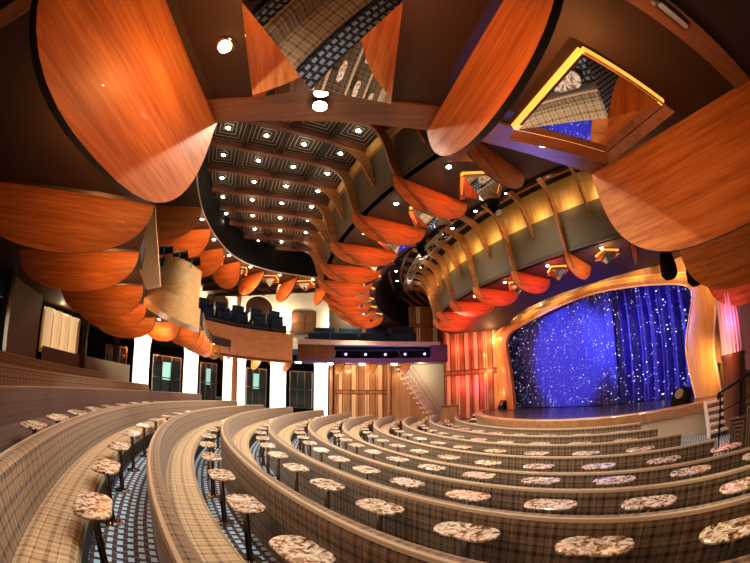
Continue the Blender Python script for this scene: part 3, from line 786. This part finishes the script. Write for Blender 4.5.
# booth along the side balcony
BZ = .28
bt = thing('control_booth', 'dark control booth with white ledge along the side balcony', 'booth', V((0, BOOTH_Y, 3.8)))
binv = Matrix.Translation(-V(bt.location))
x0, x1 = -4.2, 3.9
m = MB(); m.box(((x0 + x1) / 2, BOOTH_Y + .6, 3.95), (x1 - x0, 1.5, .25)); m.obj('base_slab', 'purple', bt, mat4=binv)
m = MB(); m.box((-3.2, BOOTH_Y + .1, 4.42), (2.0, .2, .72)); m.obj('wood_end_panel', 'panel_dark', bt, mat4=binv)
m = MB(); m.box((.45, BOOTH_Y + .5, 4.38), (5.2, .1, .66)); m.obj('dark_recess', 'black', bt, mat4=binv)
m = MB(); m.box((3.45, BOOTH_Y, 4.42), (.9, .3, .7)); m.obj('purple_lit_end_panel', 'purple', bt, mat4=binv)
m = MB(); m.prism([(x0, BOOTH_Y - .25, 4.80), (3.5, BOOTH_Y - .25, 4.74), (3.5, BOOTH_Y - .2, 4.92), (x0, BOOTH_Y - .2, 5.08)], (0, .7, 0)); m.obj('white_ledge', 'whitemetal', bt, mat4=binv)
for i in range(5):
    p = V((-1.6 + i * 1.05, BOOTH_Y - .02, 4.28))
    t = thing('booth_projector', 'purple lit projector in the booth recess, %s from the corner' % nth(i), 'stage light', p, 0, 'booth projectors')
    m = MB(); m.box((0, .12, 0), (.36, .34, .2)); m.obj('body', 'black', t, bevel=.015)
    m = MB(); m.lathe([(.0, 0), (.06, 0), (.06, .03), (.0, .035)], n=12); m.obj('lens', 'purplelens', t, True, mat4=Matrix.Translation((.05, -.05, 0)) @ Matrix.Rotation(R(90), 4, 'X'))
    point(p + V((.05, -.25, .15)), 4, (.35, .25, 1), .05)

# balcony floor and back wall
m = MB(); poly = [V((p.x, p.y, FZ0 + .3)) for p in fpath] + [V((4.0, BOOTH_Y + .5, FZ0 + .3)), V((4.0, 24, FZ0 + .3)), V((-14, 24, FZ0 + .3)), V((-14, 10, FZ0 + .3))]
m.add(poly, [tuple(range(len(poly)))]); struct(m.obj('floor_balcony', 'carpet'))
# navy sofas: built in front of the arches
def sofa(loc, rz, w, label):
    t = thing('balcony_sofa', label, 'sofa', loc, rz, 'navy balcony sofas')
    m = MB(); m.box((0, 0, .22), (w, .6, .44)); m.obj('seat', 'blueseat', t, bevel=.05)
    m = MB(); m.box((0, .3, .5), (w, .16, 1.0)); m.obj('backrest', 'blueseat', t, bevel=.05)
    for s_ in (-1, 1):
        m = MB(); m.box((s_ * (w / 2 + .03), .05, .32), (.12, .66, .64)); m.obj('armrest', 'blueseat', t, bevel=.04)
    return t
ri = 0
for row, (dD, dz) in enumerate(((.62, .15), (1.5, .85), (2.4, 1.55))):
    pth = resample([p for p in fpath if p.y > 16.2], 6)
    for i in range(5):
        p = pth[i].lerp(pth[i + 1], .5); d = outward(p); p = p + d * dD
        w = (pth[i + 1] - pth[i]).length * .80
        sofa(V((p.x, p.y, FZ0 + .302 + dz)), atan2(d.y, d.x) - pi / 2, w, 'navy sofa in the %s balcony row behind the blond front, %s from the tower' % (nth(row), nth(i)))
m = MB()
for row, (dD, dz) in enumerate(((.62, .15), (1.5, .85), (2.4, 1.55))):
    rings = []
    for p in fpath:
        d = outward(p); a = p + d * (dD - .36); b = p + d * (dD + .5)
        rings.append([V((a.x, a.y, FZ0 + .301)), V((a.x, a.y, FZ0 + .299 + dz)), V((b.x, b.y, FZ0 + .299 + dz)), V((b.x, b.y, FZ0 + .301))])
    m.sweep(rings)
struct(m.obj('floor_balcony_steps', 'kick'))
for i in range(4):
    for row in range(2):
        sofa(V((-3.2 + i * 1.55 + row * .2, BOOTH_Y + .82 + row * .82, FZ0 + .42 + row * .42)), 0, 1.3, 'navy sofa in the %s row above the booth, %s from the corner' % (nth(row), nth(i)))
m = MB(); m.box((-.6, BOOTH_Y + 1.62, FZ0 + .57), (6.6, .78, .52)); m.box((-.6, BOOTH_Y + .82, FZ0 + .36), (6.6, .8, .11)); struct(m.obj('floor_side_step', 'kick'))

# arched white wall behind the balcony
AW = [dist(u, 330, D) for u, D in ((168, 21.5), (195, 22.6), (236, 23.8), (291, 23.9), (334, 23.4))]
AW = [V((p.x, p.y, 0)) for p in AW]
aw_path = resample(smooth_poly(AW, 2), 60)
WZ0, WZ1 = FZ0 + .3, 9.2
def aw_at(u):      # parameter along the arch wall nearest to a sight line
    best = None
    for i in range(len(aw_path) - 1):
        for f in range(8):
            p = aw_path[i].lerp(aw_path[i + 1], f / 8); d = ray(u, 300); e = abs(p.x * d.y - p.y * d.x)
            if best is None or e < best[0]: best = (e, i + f / 8)
    return best[1]
def aw_pt(t):
    i = min(int(t), len(aw_path) - 2); return aw_path[i].lerp(aw_path[i + 1], t - i)
ARCH = [(aw_at(206), aw_at(229.5)), (aw_at(246), aw_at(274))]
m = MB(); n = 240; cols = []
for k in range(n + 1):
    t = (len(aw_path) - 1.001) * k / n; z = WZ0
    for a, b in ARCH:
        if a < t < b:
            q = (t - a) / (b - a) * 2 - 1; rad = (aw_pt(b) - aw_pt(a)).length / 2
            z = max(z, 7.35 + rad * math.sqrt(max(0, 1 - q * q)))
    p = aw_pt(t); d = outward(p)
    cols.append([p + V((0, 0, z)), p + V((0, 0, WZ1)), p + d * .25 + V((0, 0, WZ1)), p + d * .25 + V((0, 0, z))])
m.sweep(cols); struct(m.obj('wall_balcony_arches', 'white'))
m = MB(); rings = [[p + outward(p) * 1.6 + V((0, 0, WZ0)), p + outward(p) * 1.6 + V((0, 0, WZ1))] for p in aw_path]; m.sweep(rings, closed=False); struct(m.obj('wall_balcony_rear', 'panel_dark'))
for t_ in [aw_at(u) for u in (200, 236, 239, 278, 287, 331, 234)]:
    p = aw_pt(t_); d = outward(p); point(p - d * .5 + V((0, 0, 6.8)), 70, (1, .78, .50), .08)
p = aw_pt(aw_at(238.5)); d = outward(p)
m = MB(); m.tube([p - d * .2 + V((0, 0, WZ0)), p - d * .2 + V((0, 0, WZ1))], .13, 12); tag(m.obj('balcony_column', 'panel_dark', None, True), 'dark wooden column between the two balcony arches', 'column')
# wooden balcony door
p0, p1 = aw_pt(aw_at(293)), aw_pt(aw_at(316)); d = outward((p0 + p1) / 2); ctr = (p0 + p1) / 2 - d * .06; w = (p1 - p0).length; rz = atan2((p1 - p0).y, (p1 - p0).x)
t = struct(bpy.data.objects.new('door_1', None)); COL.objects.link(t); t.location = ctr + V((0, 0, 6.0)); t.rotation_euler = (0, 0, rz)
m = MB(); m.box((0, 0, .7), (w, .08, 1.45)); m.obj('door_leaf', 'panel_dark', t)
m = MB()
for x in (-w / 2, 0, w / 2): m.box((x, -.05, .65), (.09, .05, 1.4))
for z in (.0, .65, 1.3): m.box((0, -.05, z), (w + .1, .05, .09))
m.obj('door_frame', 'panel_dark', t)
# gold panelled wall above the booth and the house side wall
def panelled(name, a, b, z0, z1, npan, nstrip, mats=('panel', 'panelglow', 'panel_dark'), hz=(0.0, .5)):
    a, b = V((*a, 0)), V((*b, 0)); u = (b - a).normalized(); n = V((u.y, -u.x, 0)); L = (b - a).length
    m = MB(); m.prism([a + V((0, 0, z0)), b + V((0, 0, z0)), b + V((0, 0, z1)), a + V((0, 0, z1))], -n * .15, 0)
    for i in range(npan + 1):
        p = a + u * (L * i / npan); m.prism([p - u * .02 + V((0, 0, z0)), p + u * .02 + V((0, 0, z0)), p + u * .02 + V((0, 0, z1)), p - u * .02 + V((0, 0, z1))], n * .03, 2)
    for i in range(nstrip):
        p = a + u * (L * (i + .5) / nstrip)
        for lo, hi in hz:
            zz0, zz1 = z0 + (z1 - z0) * lo, z0 + (z1 - z0) * hi; w = .10
            m.prism([p - u * w + V((0, 0, zz0)), p + u * w + V((0, 0, zz0)), p + u * w + V((0, 0, zz1)), p - u * w + V((0, 0, zz1))], n * .02, 1)
    for f in sorted({x for h in hz for x in h}):
        z = z0 + (z1 - z0) * f
        m.prism([a + V((0, 0, z - .03)), b + V((0, 0, z - .03)), b + V((0, 0, z + .03)), a + V((0, 0, z + .03))], n * .025, 2)
    return struct(m.obj(name, list(mats)))
panelled('wall_side_upper', (-1.9, 22.0), (4.1, 21.6), FZ0 + .3, 9.0, 12, 6, hz=((.05, .36), (.4, .9)))
m = MB(); m.box((-2.0, 21.9, 6.9), (1.6, .1, 3.2)); struct(m.obj('wall_side_lattice', 'darkwall'))
panelled('wall_left', (3.9, 20.6), (6.75, 19.1), .1, 6.6, 8, 6, hz=((.08, .46), (.50, .9)))
panelled('wall_left_lower', (-2.3, 20.9), (1.4, 20.9), .1, ZM, 8, 5, hz=((.1, .5), (.55, .92)))
m = MB(); m.box((2.6, 22.0, 3.2), (3.2, .15, 6.4)); struct(m.obj('wall_stair_back', 'white'))
for (x, y, z, c) in ((4.5, 19.7, 2.6, (1, .12, .1)), (5.3, 19.3, 2.4, (1, .08, .22)), (5.9, 19.0, 3.2, (1, .35, .12)), (4.3, 19.8, 4.6, (1, .15, .08)), (5.2, 19.2, 4.8, (1, .12, .12)), (6.2, 18.9, 4.9, (1, .5, .2))):
    point((x, y, z), 24, c, .1)
for x in (-1.5, 0, 1.2): point((x, 20.2, 3.5), 22, (1, .62, .32), .1); point((x, 21.2, 6.9), 80, (1, .72, .42), .1)
point((2.6, 20.8, 3.4), 40, (1, .82, .5), .1)

# staircase beside the wall
foot, head = V((3.25, 19.2, .1)), V((.9, 20.2, ZM - .1))
t = thing('wall_staircase', 'staircase with pale steps climbing the side wall to the balcony', 'staircase', foot)
ns = 15; dv = (head - foot) / ns; hv = V((dv.x, dv.y, 0)).normalized(); wv = V((-hv.y, hv.x, 0)); wv = wv if wv.y > 0 else -wv
for i in range(ns):
    p = dv * i; m = MB(); a = V((p.x, p.y, p.z + dv.z))
    m.prism([a - V((0, 0, .10)), a + wv * 1.1 - V((0, 0, .10)), a + wv * 1.1 + hv * hypot(dv.x, dv.y) * 1.9 - V((0, 0, .10)), a + hv * hypot(dv.x, dv.y) * 1.9 - V((0, 0, .10))], (0, 0, .10))
    m.obj('step', 'white', t)
m = MB(); m.prism([V((0, 0, -.0)), V((0, 0, .1)), dv * ns - V((0, 0, .1)), dv * ns - V((0, 0, .3))], wv * .06); m.obj('stringer', 'panel', t)
m = MB(); m.prism([V((-.0, 0, 0)) + wv * .1, dv * ns - V((0, 0, .3)) + wv * .1, V((dv.x * ns, dv.y * ns, 0)) + wv * .1], wv * .03); m.obj('side_wall', 'panel', t)
for s_ in (1.08, .0):
    m = MB(); o_ = wv * s_
    m.tube([o_ + V((0, 0, .1)) - hv * .1, o_ + V((0, 0, .95)) - hv * .05, o_ + dv * ns + V((0, 0, 1.0))], .025, 6)
    for i in range(0, ns, 1): m.tube([o_ + dv * i + V((0, 0, .25)), o_ + dv * i + V((0, 0, .98))], .011, 5)
    m.tube([o_ + V((0, 0, .6)), o_ + dv * ns + V((0, 0, .65))], .012, 5)
    m.obj('hand_rail', 'steel', t, True)

# wooden cabinet and small steps between the stairs and the stage
p = dist(450, 405, 18.4); p.z = .221
t = thing('wooden_cabinet', 'brown slatted wooden cabinet between the wall staircase and the stage', 'cabinet', p, -.25)
m = MB(); m.box((0, 0, .62), (.78, .5, 1.24)); m.obj('body', 'panel', t, bevel=.02)
m = MB(); m.box((0, 0, 1.27), (.86, .58, .06)); m.obj('top', 'panel_dark', t, bevel=.01)
for i in range(2):
    m = MB(); m.box((-.19 + .38 * i, -.262, .62), (.34, .03, 1.1)); d_ = m.obj('door', 'panel', t, bevel=.008)
    m = MB(); m.box((-.05 + .1 * i, -.29, .65), (.02, .03, .16)); m.obj('handle', 'steel', d_)
p = dist(472, 414, 17.4); p.z = .221
t = thing('stage_side_steps', 'small pale steps up to the stage beside the wooden cabinet', 'steps', p, -.9)
for i in range(4):
    m = MB(); m.box((0, .24 * i, .2 * (i + 1) - .03), (.8, .26, .06)); m.obj('step', 'whitemetal', t)
for s_ in (-1, 1):
    m = MB(); m.prism([(s_ * .41, -.12, 0), (s_ * .41, -.12, .16), (s_ * .41, .82, .86), (s_ * .41, .82, .0)], (s_ * .04, 0, 0)); m.obj('stringer', 'panel', t)
# dark hand rail climbing at the photo edge beyond the white steps
a, b = dist(718, 394, 8.3), dist(765, 362, 7.2)
t = thing('aisle_hand_rail', 'dark metal handrail rising beside the pink lit column', 'railing', V((a.x, a.y, .221)))
ri_ = Matrix.Translation(-V(t.location))
m = MB(); m.tube([V((a.x, a.y, a.z - .12)), a, b], .025, 8); m.obj('top_rail', 'black', t, True, mat4=ri_)
for f in (.05, .5, .95):
    q = a.lerp(b, f); m = MB(); m.tube([V((q.x, q.y, .221)), q], .02, 8); m.obj('post', 'black', t, True, mat4=ri_)
m = MB(); m.tube([a - V((0, 0, .4)), b - V((0, 0, .4))], .013, 6); m.obj('lower_rail', 'black', t, True, mat4=ri_)

# back promenade: glowing columns, dark windows between
colu = [(136, 17.6, 17), (190.5, 18.6, 15), (222, 19.6, 0), (233.5, 19.2, 0), (277.5, 20.2, 17), (321.5, 20.6, 14)]
def glow_column(u, D, wpx, label, fl=.06):
    p = dist(u, 385, D); w = wpx / 368 * D * .98
    t = thing('glowing_column', label, 'column', V((p.x, p.y, .1)), atan2(p.y, p.x) - pi / 2, 'glowing white columns')
    m = MB(); m.lathe([(w / 2 - .02, .0), (w / 2, .06), (w / 2, 3.5), (w / 2 + .03, 3.7), (w / 2 + fl, 3.98), (.0, 3.98)], n=22); m.obj('shaft', 'glowcol', t, True)
    m = MB(); m.lathe([(w / 2 + .03, 0), (w / 2 + .03, .12), (w / 2 + .005, .13), (w / 2 + .005, 0)], n=20); m.obj('base_ring', 'panel_dark', t, True)
    return t
glow_column(140, 17.0, 17, 'glowing white column under the balcony, farthest from the stage')
glow_column(190, 18.6, 15, 'glowing white column, second from the rear tiers')
glow_column(227, 19.4, 9, 'slim glowing white column beside the dark wooden post')
glow_column(241, 19.6, 8, 'slim glowing white column on the stage side of the wooden post')
glow_column(278, 20.4, 16, 'glowing white column at the balcony corner', .3)
glow_column(321, 20.8, 14, 'glowing white column next to the panelled wall', .3)
p = dist(234, 385, 19.0); m = MB(); m.box((p.x, p.y, 2.0), (.26, .26, 4.0), .4); tag(m.obj('wooden_post', 'panel', None), 'dark wooden post between two slim glowing columns', 'column')
for i, (u, D) in enumerate(((331, 20.2), (389, 20.3))):
    p = dist(u, 385, D); m = MB(); m.tube([V((p.x, p.y, .1)), V((p.x, p.y, 4.0))], .09, 10); tag(m.obj('wooden_post', 'panel', None, True), 'thin dark post under the booth, ' + ('beside the white column' if i == 0 else 'at the foot of the stairs wall'), 'column')
m = MB(); rings = [[p + V((0, 0, 9.2)), p + outward(p) * 30 + V((0, 0, 9.2))] for p in UE[20:]]; m.sweep(rings, closed=False); struct(m.obj('ceiling_balcony', 'soffit'))
rearw = resample(smooth_poly([V((-19, 4, 0)), V((-17.5, 12, 0)), V((-13.5, 18.5, 0)), V((-8.5, 22.4, 0)), V((-2.3, 23.2, 0))], 2), 40)
m = MB(); m.sweep([[p + V((0, 0, 0)), p + V((0, 0, ZM + .3))] for p in rearw], closed=False); struct(m.obj('wall_promenade', 'black'))
for i, (u0, u1, v0, v1, D, mt) in enumerate(((104, 125, 345, 385, 17.9, 'darkglass'), (152, 180, 355, 380, 19.5, 'teal'), (200, 216, 372, 390, 21.0, 'teal'), (246, 266, 372, 396, 22.0, 'teal'), (290, 312, 380, 402, 22.2, 'darkglass'))):
    a, b = dist(u0, 385, D), dist(u1, 385, D); rz = atan2(b.y - a.y, b.x - a.x); c = (a + b) / 2; w = hypot(b.x - a.x, b.y - a.y)
    t = struct(bpy.data.objects.new('window_%d' % (i + 1), None)); COL.objects.link(t); t.location = (c.x, c.y, 1.2); t.rotation_euler = (0, 0, rz)
    m = MB(); m.box((0, 0, 1.1), (w, .03, 2.2)); m.obj('window_glass', 'darkglass', t)
    m = MB()
    for x in (-w / 2, -w / 6, w / 6, w / 2): m.box((x, -.03, 1.1), (.06, .08, 2.2))
    for z in (.0, 1.1, 2.2): m.box((0, -.03, z), (w, .08, .06))
    m.obj('window_frame', 'chrome', t)
    if mt == 'teal':
        m = MB(); m.box((w * .0, -.025, 1.45), (w * .30, .02, .9)); m.obj('lit_pane', 'teal', t)
# small lamps and petals along the balcony foot (booth edge)
for i, u in enumerate((262, 293, 345, 378, 411)):
    p = dist(u, 366, 19.6); p.z = 3.82; d = V((0, -1, 0)) if u > 300 else -outward(p)
    o = petal_mesh(.9, .62, 2.2, .05, .04, 'ceiling_petal'); o.matrix_basis = petal_frame(p, (d.x + .6, d.y), 20)
    tag(o, 'little red petal under the balcony edge, %s towards the stairs' % nth(i), 'wooden petal', 'balcony edge petals')
for i, u in enumerate((240, 270, 298, 330, 362, 394)):
    p = dist(u, 366, 19.7); p.z = 3.80
    t = thing('square_downlight', 'small square lamp under the balcony edge, %s towards the stairs' % nth(i), 'ceiling light', p, 0, 'balcony edge lamps')
    m = MB(); m.box((0, 0, -.04), (.30, .12, .09)); m.obj('diffuser', 'bulbsmall', t)
    m = MB(); m.box((0, 0, .02), (.36, .18, .04)); m.obj('housing', 'black', t)
    spot(p - V((0, 0, .15)), p - V((0, 0, 3)) + V((0, .3, 0)), 60, (1, .75, .48), 130, .8, .1)

# rear side wall with tall taupe panel and gold lit alcove at the left
def wallbit(name, u0, u1, v0, v1, D0, D1, mat, thick=.15):
    a, b = dist(u0, (v0 + v1) / 2, D0), dist(u1, (v0 + v1) / 2, D1); za, zb2 = dist(u0, v1, D0).z, dist(u0, v0, D0).z
    m = MB(); m.prism([V((a.x, a.y, za)), V((b.x, b.y, za)), V((b.x, b.y, zb2)), V((a.x, a.y, zb2))], V((-.6, .4, 0)).normalized() * thick); return m.obj(name, mat)
struct(wallbit('wall_rear', 4, 41, 250, 372, 11.0, 13.4, 'darkwall'))
struct(wallbit('wall_rear_dado', 41, 130, 345, 385, 13.6, 16.4, 'darkwall'))
struct(wallbit('wall_rear_alcove', 41, 80, 305, 352, 14.4, 15.8, 'gold'))
a, b = dist(42, 340, 14.2), dist(76, 340, 15.6)
for i in range(4):
    p = a.lerp(b, (i + .5) / 4); m = MB(); w = (b - a).length / 4 * .36
    m.lathe([(w, 0), (w * .9, .3), (w * .95, 1.25), (w * 1.2, 1.4)], n=12); o = m.obj('amber_lamp_panel', 'amber', None, True, mat4=Matrix.Translation((p.x + .3, p.y - .25, 2.55))); tag(o, 'amber lit panel in the rear alcove, %s from the taupe wall' % nth(i), 'wall light', 'rear alcove panels')
point(a.lerp(b, .5) + V((.5, -.5, 1.0)), 10, (1, .72, .4), .1)
for i, (u, D) in enumerate(((2, 10.5), (84.5, 14.6), (117, 16.4))):
    p = dist(u, 340, D); m = MB(); m.box((p.x, p.y, 2.6), (.22, .22, 3.2), .5)
    tag(m.obj('mirrored_post', 'chrome', None), 'slim mirrored post at the rear of the house, %s from the photo edge' % nth(i), 'column')

# =====================================================================================
# RIGHT SIDE: steps, pink column, panels
# =====================================================================================
p = dist(717, 424, 7.6)
t = thing('stage_steps', 'white open metal steps up to the stage beside the aisle', 'steps', P(10.72, 235.0, .221), R(-35))
for i in range(5):
    m = MB(); m.box((.0, .12 * i, .175 * (i + 1) - .03), (.72, .2, .06)); m.obj('step', 'whitemetal', t)
for s_ in (-1, 1):
    m = MB(); m.prism([(s_ * .37, -.1, 0), (s_ * .37, .08, 0), (s_ * .37, .58, .75), (s_ * .37, .58, .9), (s_ * .37, .4, .9), (s_ * .37, -.1, .16)], (s_ * .04, 0, 0)); m.obj('stringer', 'whitemetal', t)
m = MB(); m.tube([(.5, -.1, .05), (.5, -.1, .95), (.5, .6, 1.9), (.5, .95, 1.95)], .022, 8); m.tube([(.5, .6, 1.0), (.5, .6, 1.9)], .018, 6); m.tube([(.5, -.1, .55), (.5, .6, 1.45)], .015, 6); m.obj('hand_rail', 'steel', t, True)
panelled('wall_right', (9.75, 6.75), (12.2, 4.2), .1, 6.4, 6, 4, hz=((.06, .42), (.46, .9)))
panelled('wall_right_rear', (12.2, 4.2), (12.0, -3.0), .1, 6.4, 10, 8, hz=((.06, .42), (.46, .9)))
p = dist(731, 330, 10.3)
t = thing('lit_column', 'pink lit fluted column beside the stage arch', 'column', V((p.x, p.y, .1)))
m = MB(); n = 40
m.sweep([[((.33 + .03 * (k % 2)) * cos(2 * pi * k / n), (.33 + .03 * (k % 2)) * sin(2 * pi * k / n), z) for k in range(n)] for z in (2.0, 5.4)]); m.obj('fluted_shaft', 'whitemetal', t)
m = MB(); m.lathe([(.36, .0), (.36, 1.95), (.40, 2.0), (.40, 2.08), (.3, 2.1)], n=20); m.obj('dark_pedestal', 'panel_dark', t, True)
pd = V((p.x, p.y, 0)).normalized(); sd = V((pd.y, -pd.x, 0))
point(p - pd * .75 + V((0, 0, .2)), 16, (1, .12, .35), .1); point(p - pd * .7 + sd * .5 + V((0, 0, 2.0)), 20, (1, .15, .1), .1); point(p - pd * .8 - sd * .3 + V((0, 0, -.7)), 15, (1, .3, .2), .1)
point((10.4, 4.2, 3.4), 150, (1, .62, .32), .15); q = (TIPS[1] + TIPS[2]) / 2; point(q + V((-.1, -.3, -.45)), 16, (1, .36, .10))  # unseen lamps, added to lift the right wall and the petal near it
for i, (u0, u1, v0, v1, D) in enumerate(((731, 745, 420, 438, 7.6), (745, 770, 403, 439, 7.3))):
    a, b = dist(u0, 420, D), dist(u1, 420, D); m = MB(); zt = dist(u0, v0, D).z
    a.z = b.z = .221
    m.quad(a, b, V((b.x, b.y, zt)), V((a.x, a.y, zt)), uv=((0, 0), (1, 0), (1, 1), (0, 1)))
    w = V((a.x + b.x, a.y + b.y, 0)).normalized() * .25
    m.quad(V((a.x, a.y, zt)), V((b.x, b.y, zt)), V((b.x, b.y, zt)) + w, V((a.x, a.y, zt)) + w, uv=((0, 0), (.02, 0), (.02, .02), (0, .02)))
    for e in (a, b): m.quad(e, V((e.x, e.y, zt)), V((e.x, e.y, zt)) + w, e + w, uv=((0, 0), (.02, 0), (.02, .02), (0, .02)))
    tag(m.obj('patterned_panel', 'squares', None), 'low panel with nested square pattern beside the stage steps, ' + ('shorter one' if i == 0 else 'taller one at the photo edge'), 'panel')

# =====================================================================================
# RIG: moving heads, truss, hanging speakers
# =====================================================================================
def moving_head(loc, rz, tilt, label):
    t = thing('moving_head_light', label, 'stage light', loc, rz, 'moving head lights')
    m = MB(); m.box((0, 0, -.07), (.36, .3, .14)); m.obj('base', 'black', t, bevel=.02)
    m = MB()
    for s_ in (-1, 1): m.box((s_ * .17, 0, -.28), (.06, .16, .34))
    m.box((0, 0, -.16), (.4, .18, .06)); m.obj('yoke', 'black', t, bevel=.015)
    m = MB(); m.lathe([(.0, -.18), (.10, -.17), (.13, -.05), (.13, .1), (.11, .2), (.12, .24), (.0, .235)], n=16)
    h = m.obj('head', 'black', t, True, mat4=Matrix.Translation((0, 0, -.38)) @ Matrix.Rotation(R(tilt), 4, 'X'))
    m = MB(); m.lathe([(.0, .237), (.1, .24), (.1, .25), (.0, .262)], n=16); m.obj('lens', 'lens', h, True)
    return t
for i, (u, v, r0, txt) in enumerate(((492, 195, 12.9, 'above the gold band'), (421, 240, 13.6, 'beside the outer ring petals'), (399, 286, 13.6, 'at the far end of the black slot'), (600, 205, 12.9, 'nearest the big petal'))):
    d = ray(u, v)
    p = onz(u, v, 7.29)
    moving_head(p, .6 + i, 150, 'black moving head light in the ceiling slot ' + txt)
    m = None
tr = thing('lighting_truss', 'black lighting truss hanging in the slot over the house', 'truss', P(13, 186, 7.2))
tinv2 = Matrix.Translation(-V(tr.location)); m = MB()
A = arc_angles(172, 200, 1.5)
for dr_, dz in ((-.15, -.13), (.15, -.13), (0, .13)): m.tube([P(13 + dr_, t_, 7.0 + dz) for t_ in A], .025, 6)
m.obj('chords', 'steel', tr, True, mat4=tinv2); m = MB()
for i in range(len(A) - 1):
    m.tube([P(13 - .15, A[i], 6.87), P(13, A[i + 1], 7.13), P(13 + .15, A[i], 6.87), P(13 - .15, A[i + 1], 6.87)], .012, 5)
m.obj('lacing', 'steel', tr, True, mat4=tinv2)
for a_ in (174, 186, 198): m = MB(); m.tube([P(13, a_, 7.1), P(13, a_, 7.4)], .012, 5); m.obj('hanger', 'black', tr, True, mat4=tinv2)
for i, (u, v) in enumerate(((668, 266), (694, 272))):
    p = dist(u, v, 9.6)
    t = thing('hanging_speaker', 'black rounded loudspeaker hanging over the arch corner, ' + ('nearer the curtain' if i == 0 else 'nearer the pink column'), 'speaker', p, R(40))
    m = MB(); m.lathe([(.0, -.34), (.15, -.33), (.24, -.22), (.24, .0), (.18, .3), (.12, .42), (.0, .43)], n=16); m.obj('cabinet', 'black', t, True)
    m = MB(); m.tube([(0, 0, .4), (0, 0, 1.2)], .03, 6); m.obj('hanger', 'black', t)

# =====================================================================================
# LIGHT: house downlights, stage lights
# =====================================================================================
# house wash from the coffers and slot onto the seats
for (r0, a, z, e) in ((18.4, 215, 7.1, 500), (18.2, 203, 7.1, 600), (18.2, 192, 7.1, 600), (18.2, 182, 7.1, 500), (13.2, 214, 7.25, 450), (13.2, 202, 7.25, 450), (13.2, 190, 7.25, 450), (13.2, 178, 7.25, 450)):
    spot(P(r0, a, z), P(r0, a, 0), e, (1, .91, .78), 130, .9, .3)
# blue wash on the star cloth
qc = onstage(567, 352, -5.95); spot(P(12.4, 189, 4.9), qc, 1900, (.40, .42, 1), 46, .45, .1)
for u_, v_, e_ in ((650, 345, 9000), (672, 340, 6000), (632, 340, 5000)):
    q = onstage(u_, v_, -5.8); spot(q - ax * 3.2 + lat * 4.5 + V((0, 0, 1.6)), q, e_ * .12, (.26, .30, 1), 50, .7, .05)
for k_ in (3, 12, 22, 32, 42, 52, 60, 68, 76, 85):
    q = out[k_] - ax * .75; q2 = out[k_].lerp(inn[k_], .5); q.z += .25; c_ = (q2 - V((C3 + ax * AF + V((0, 0, 3))))).normalized()
    spot(q + c_ * .35, q2, 22 if k_ < 20 else 55, (1, .60, .23), 120, .9, .05)
spot(P(9.4, 205, 1.6), onz(535, 142, ZM), 2200, (.14, .18, 1), 6, .8, .1)

# ---------- enclosing shell behind the audience ----------
m = MB(); pts = [V((-19, 4, 0)), V((-17, -8, 0)), V((-4, -14, 0)), V((8, -12, 0)), V((12.05, -3, 0))]
m.sweep([[p, p + V((0, 0, 8.6))] for p in pts], closed=False); struct(m.obj('wall_back', 'darkwall'))

w = bpy.data.worlds.new('World'); S.world = w; w.use_nodes = True
bg = w.node_tree.nodes['Background']; bg.inputs[0].default_value = (.9, .75, .6, 1); bg.inputs[1].default_value = .08

cam = bpy.data.cameras.new('Camera'); co = bpy.data.objects.new('Camera', cam); COL.objects.link(co); S.camera = co
co.location = (0, 0, EYE); co.rotation_euler = (pi / 2 + PIT, 0, 0)
cam.type = 'PANO'; cam.sensor_width = 36; cam.clip_start = .05
for holder in (cam, getattr(cam, 'cycles', None)):
    try:
        holder.panorama_type = 'FISHEYE_EQUISOLID'; holder.fisheye_lens = FPX / 750 * 36; holder.fisheye_fov = R(175)
    except Exception: pass
S.view_settings.view_transform = 'Standard'; S.view_settings.look = 'None'; S.view_settings.gamma = 1; S.view_settings.use_curve_mapping = False
S.view_settings.exposure = 0.5
S.cycles.use_denoising = True
S.cycles.max_bounces = 6
S.cycles.sample_clamp_indirect = 4
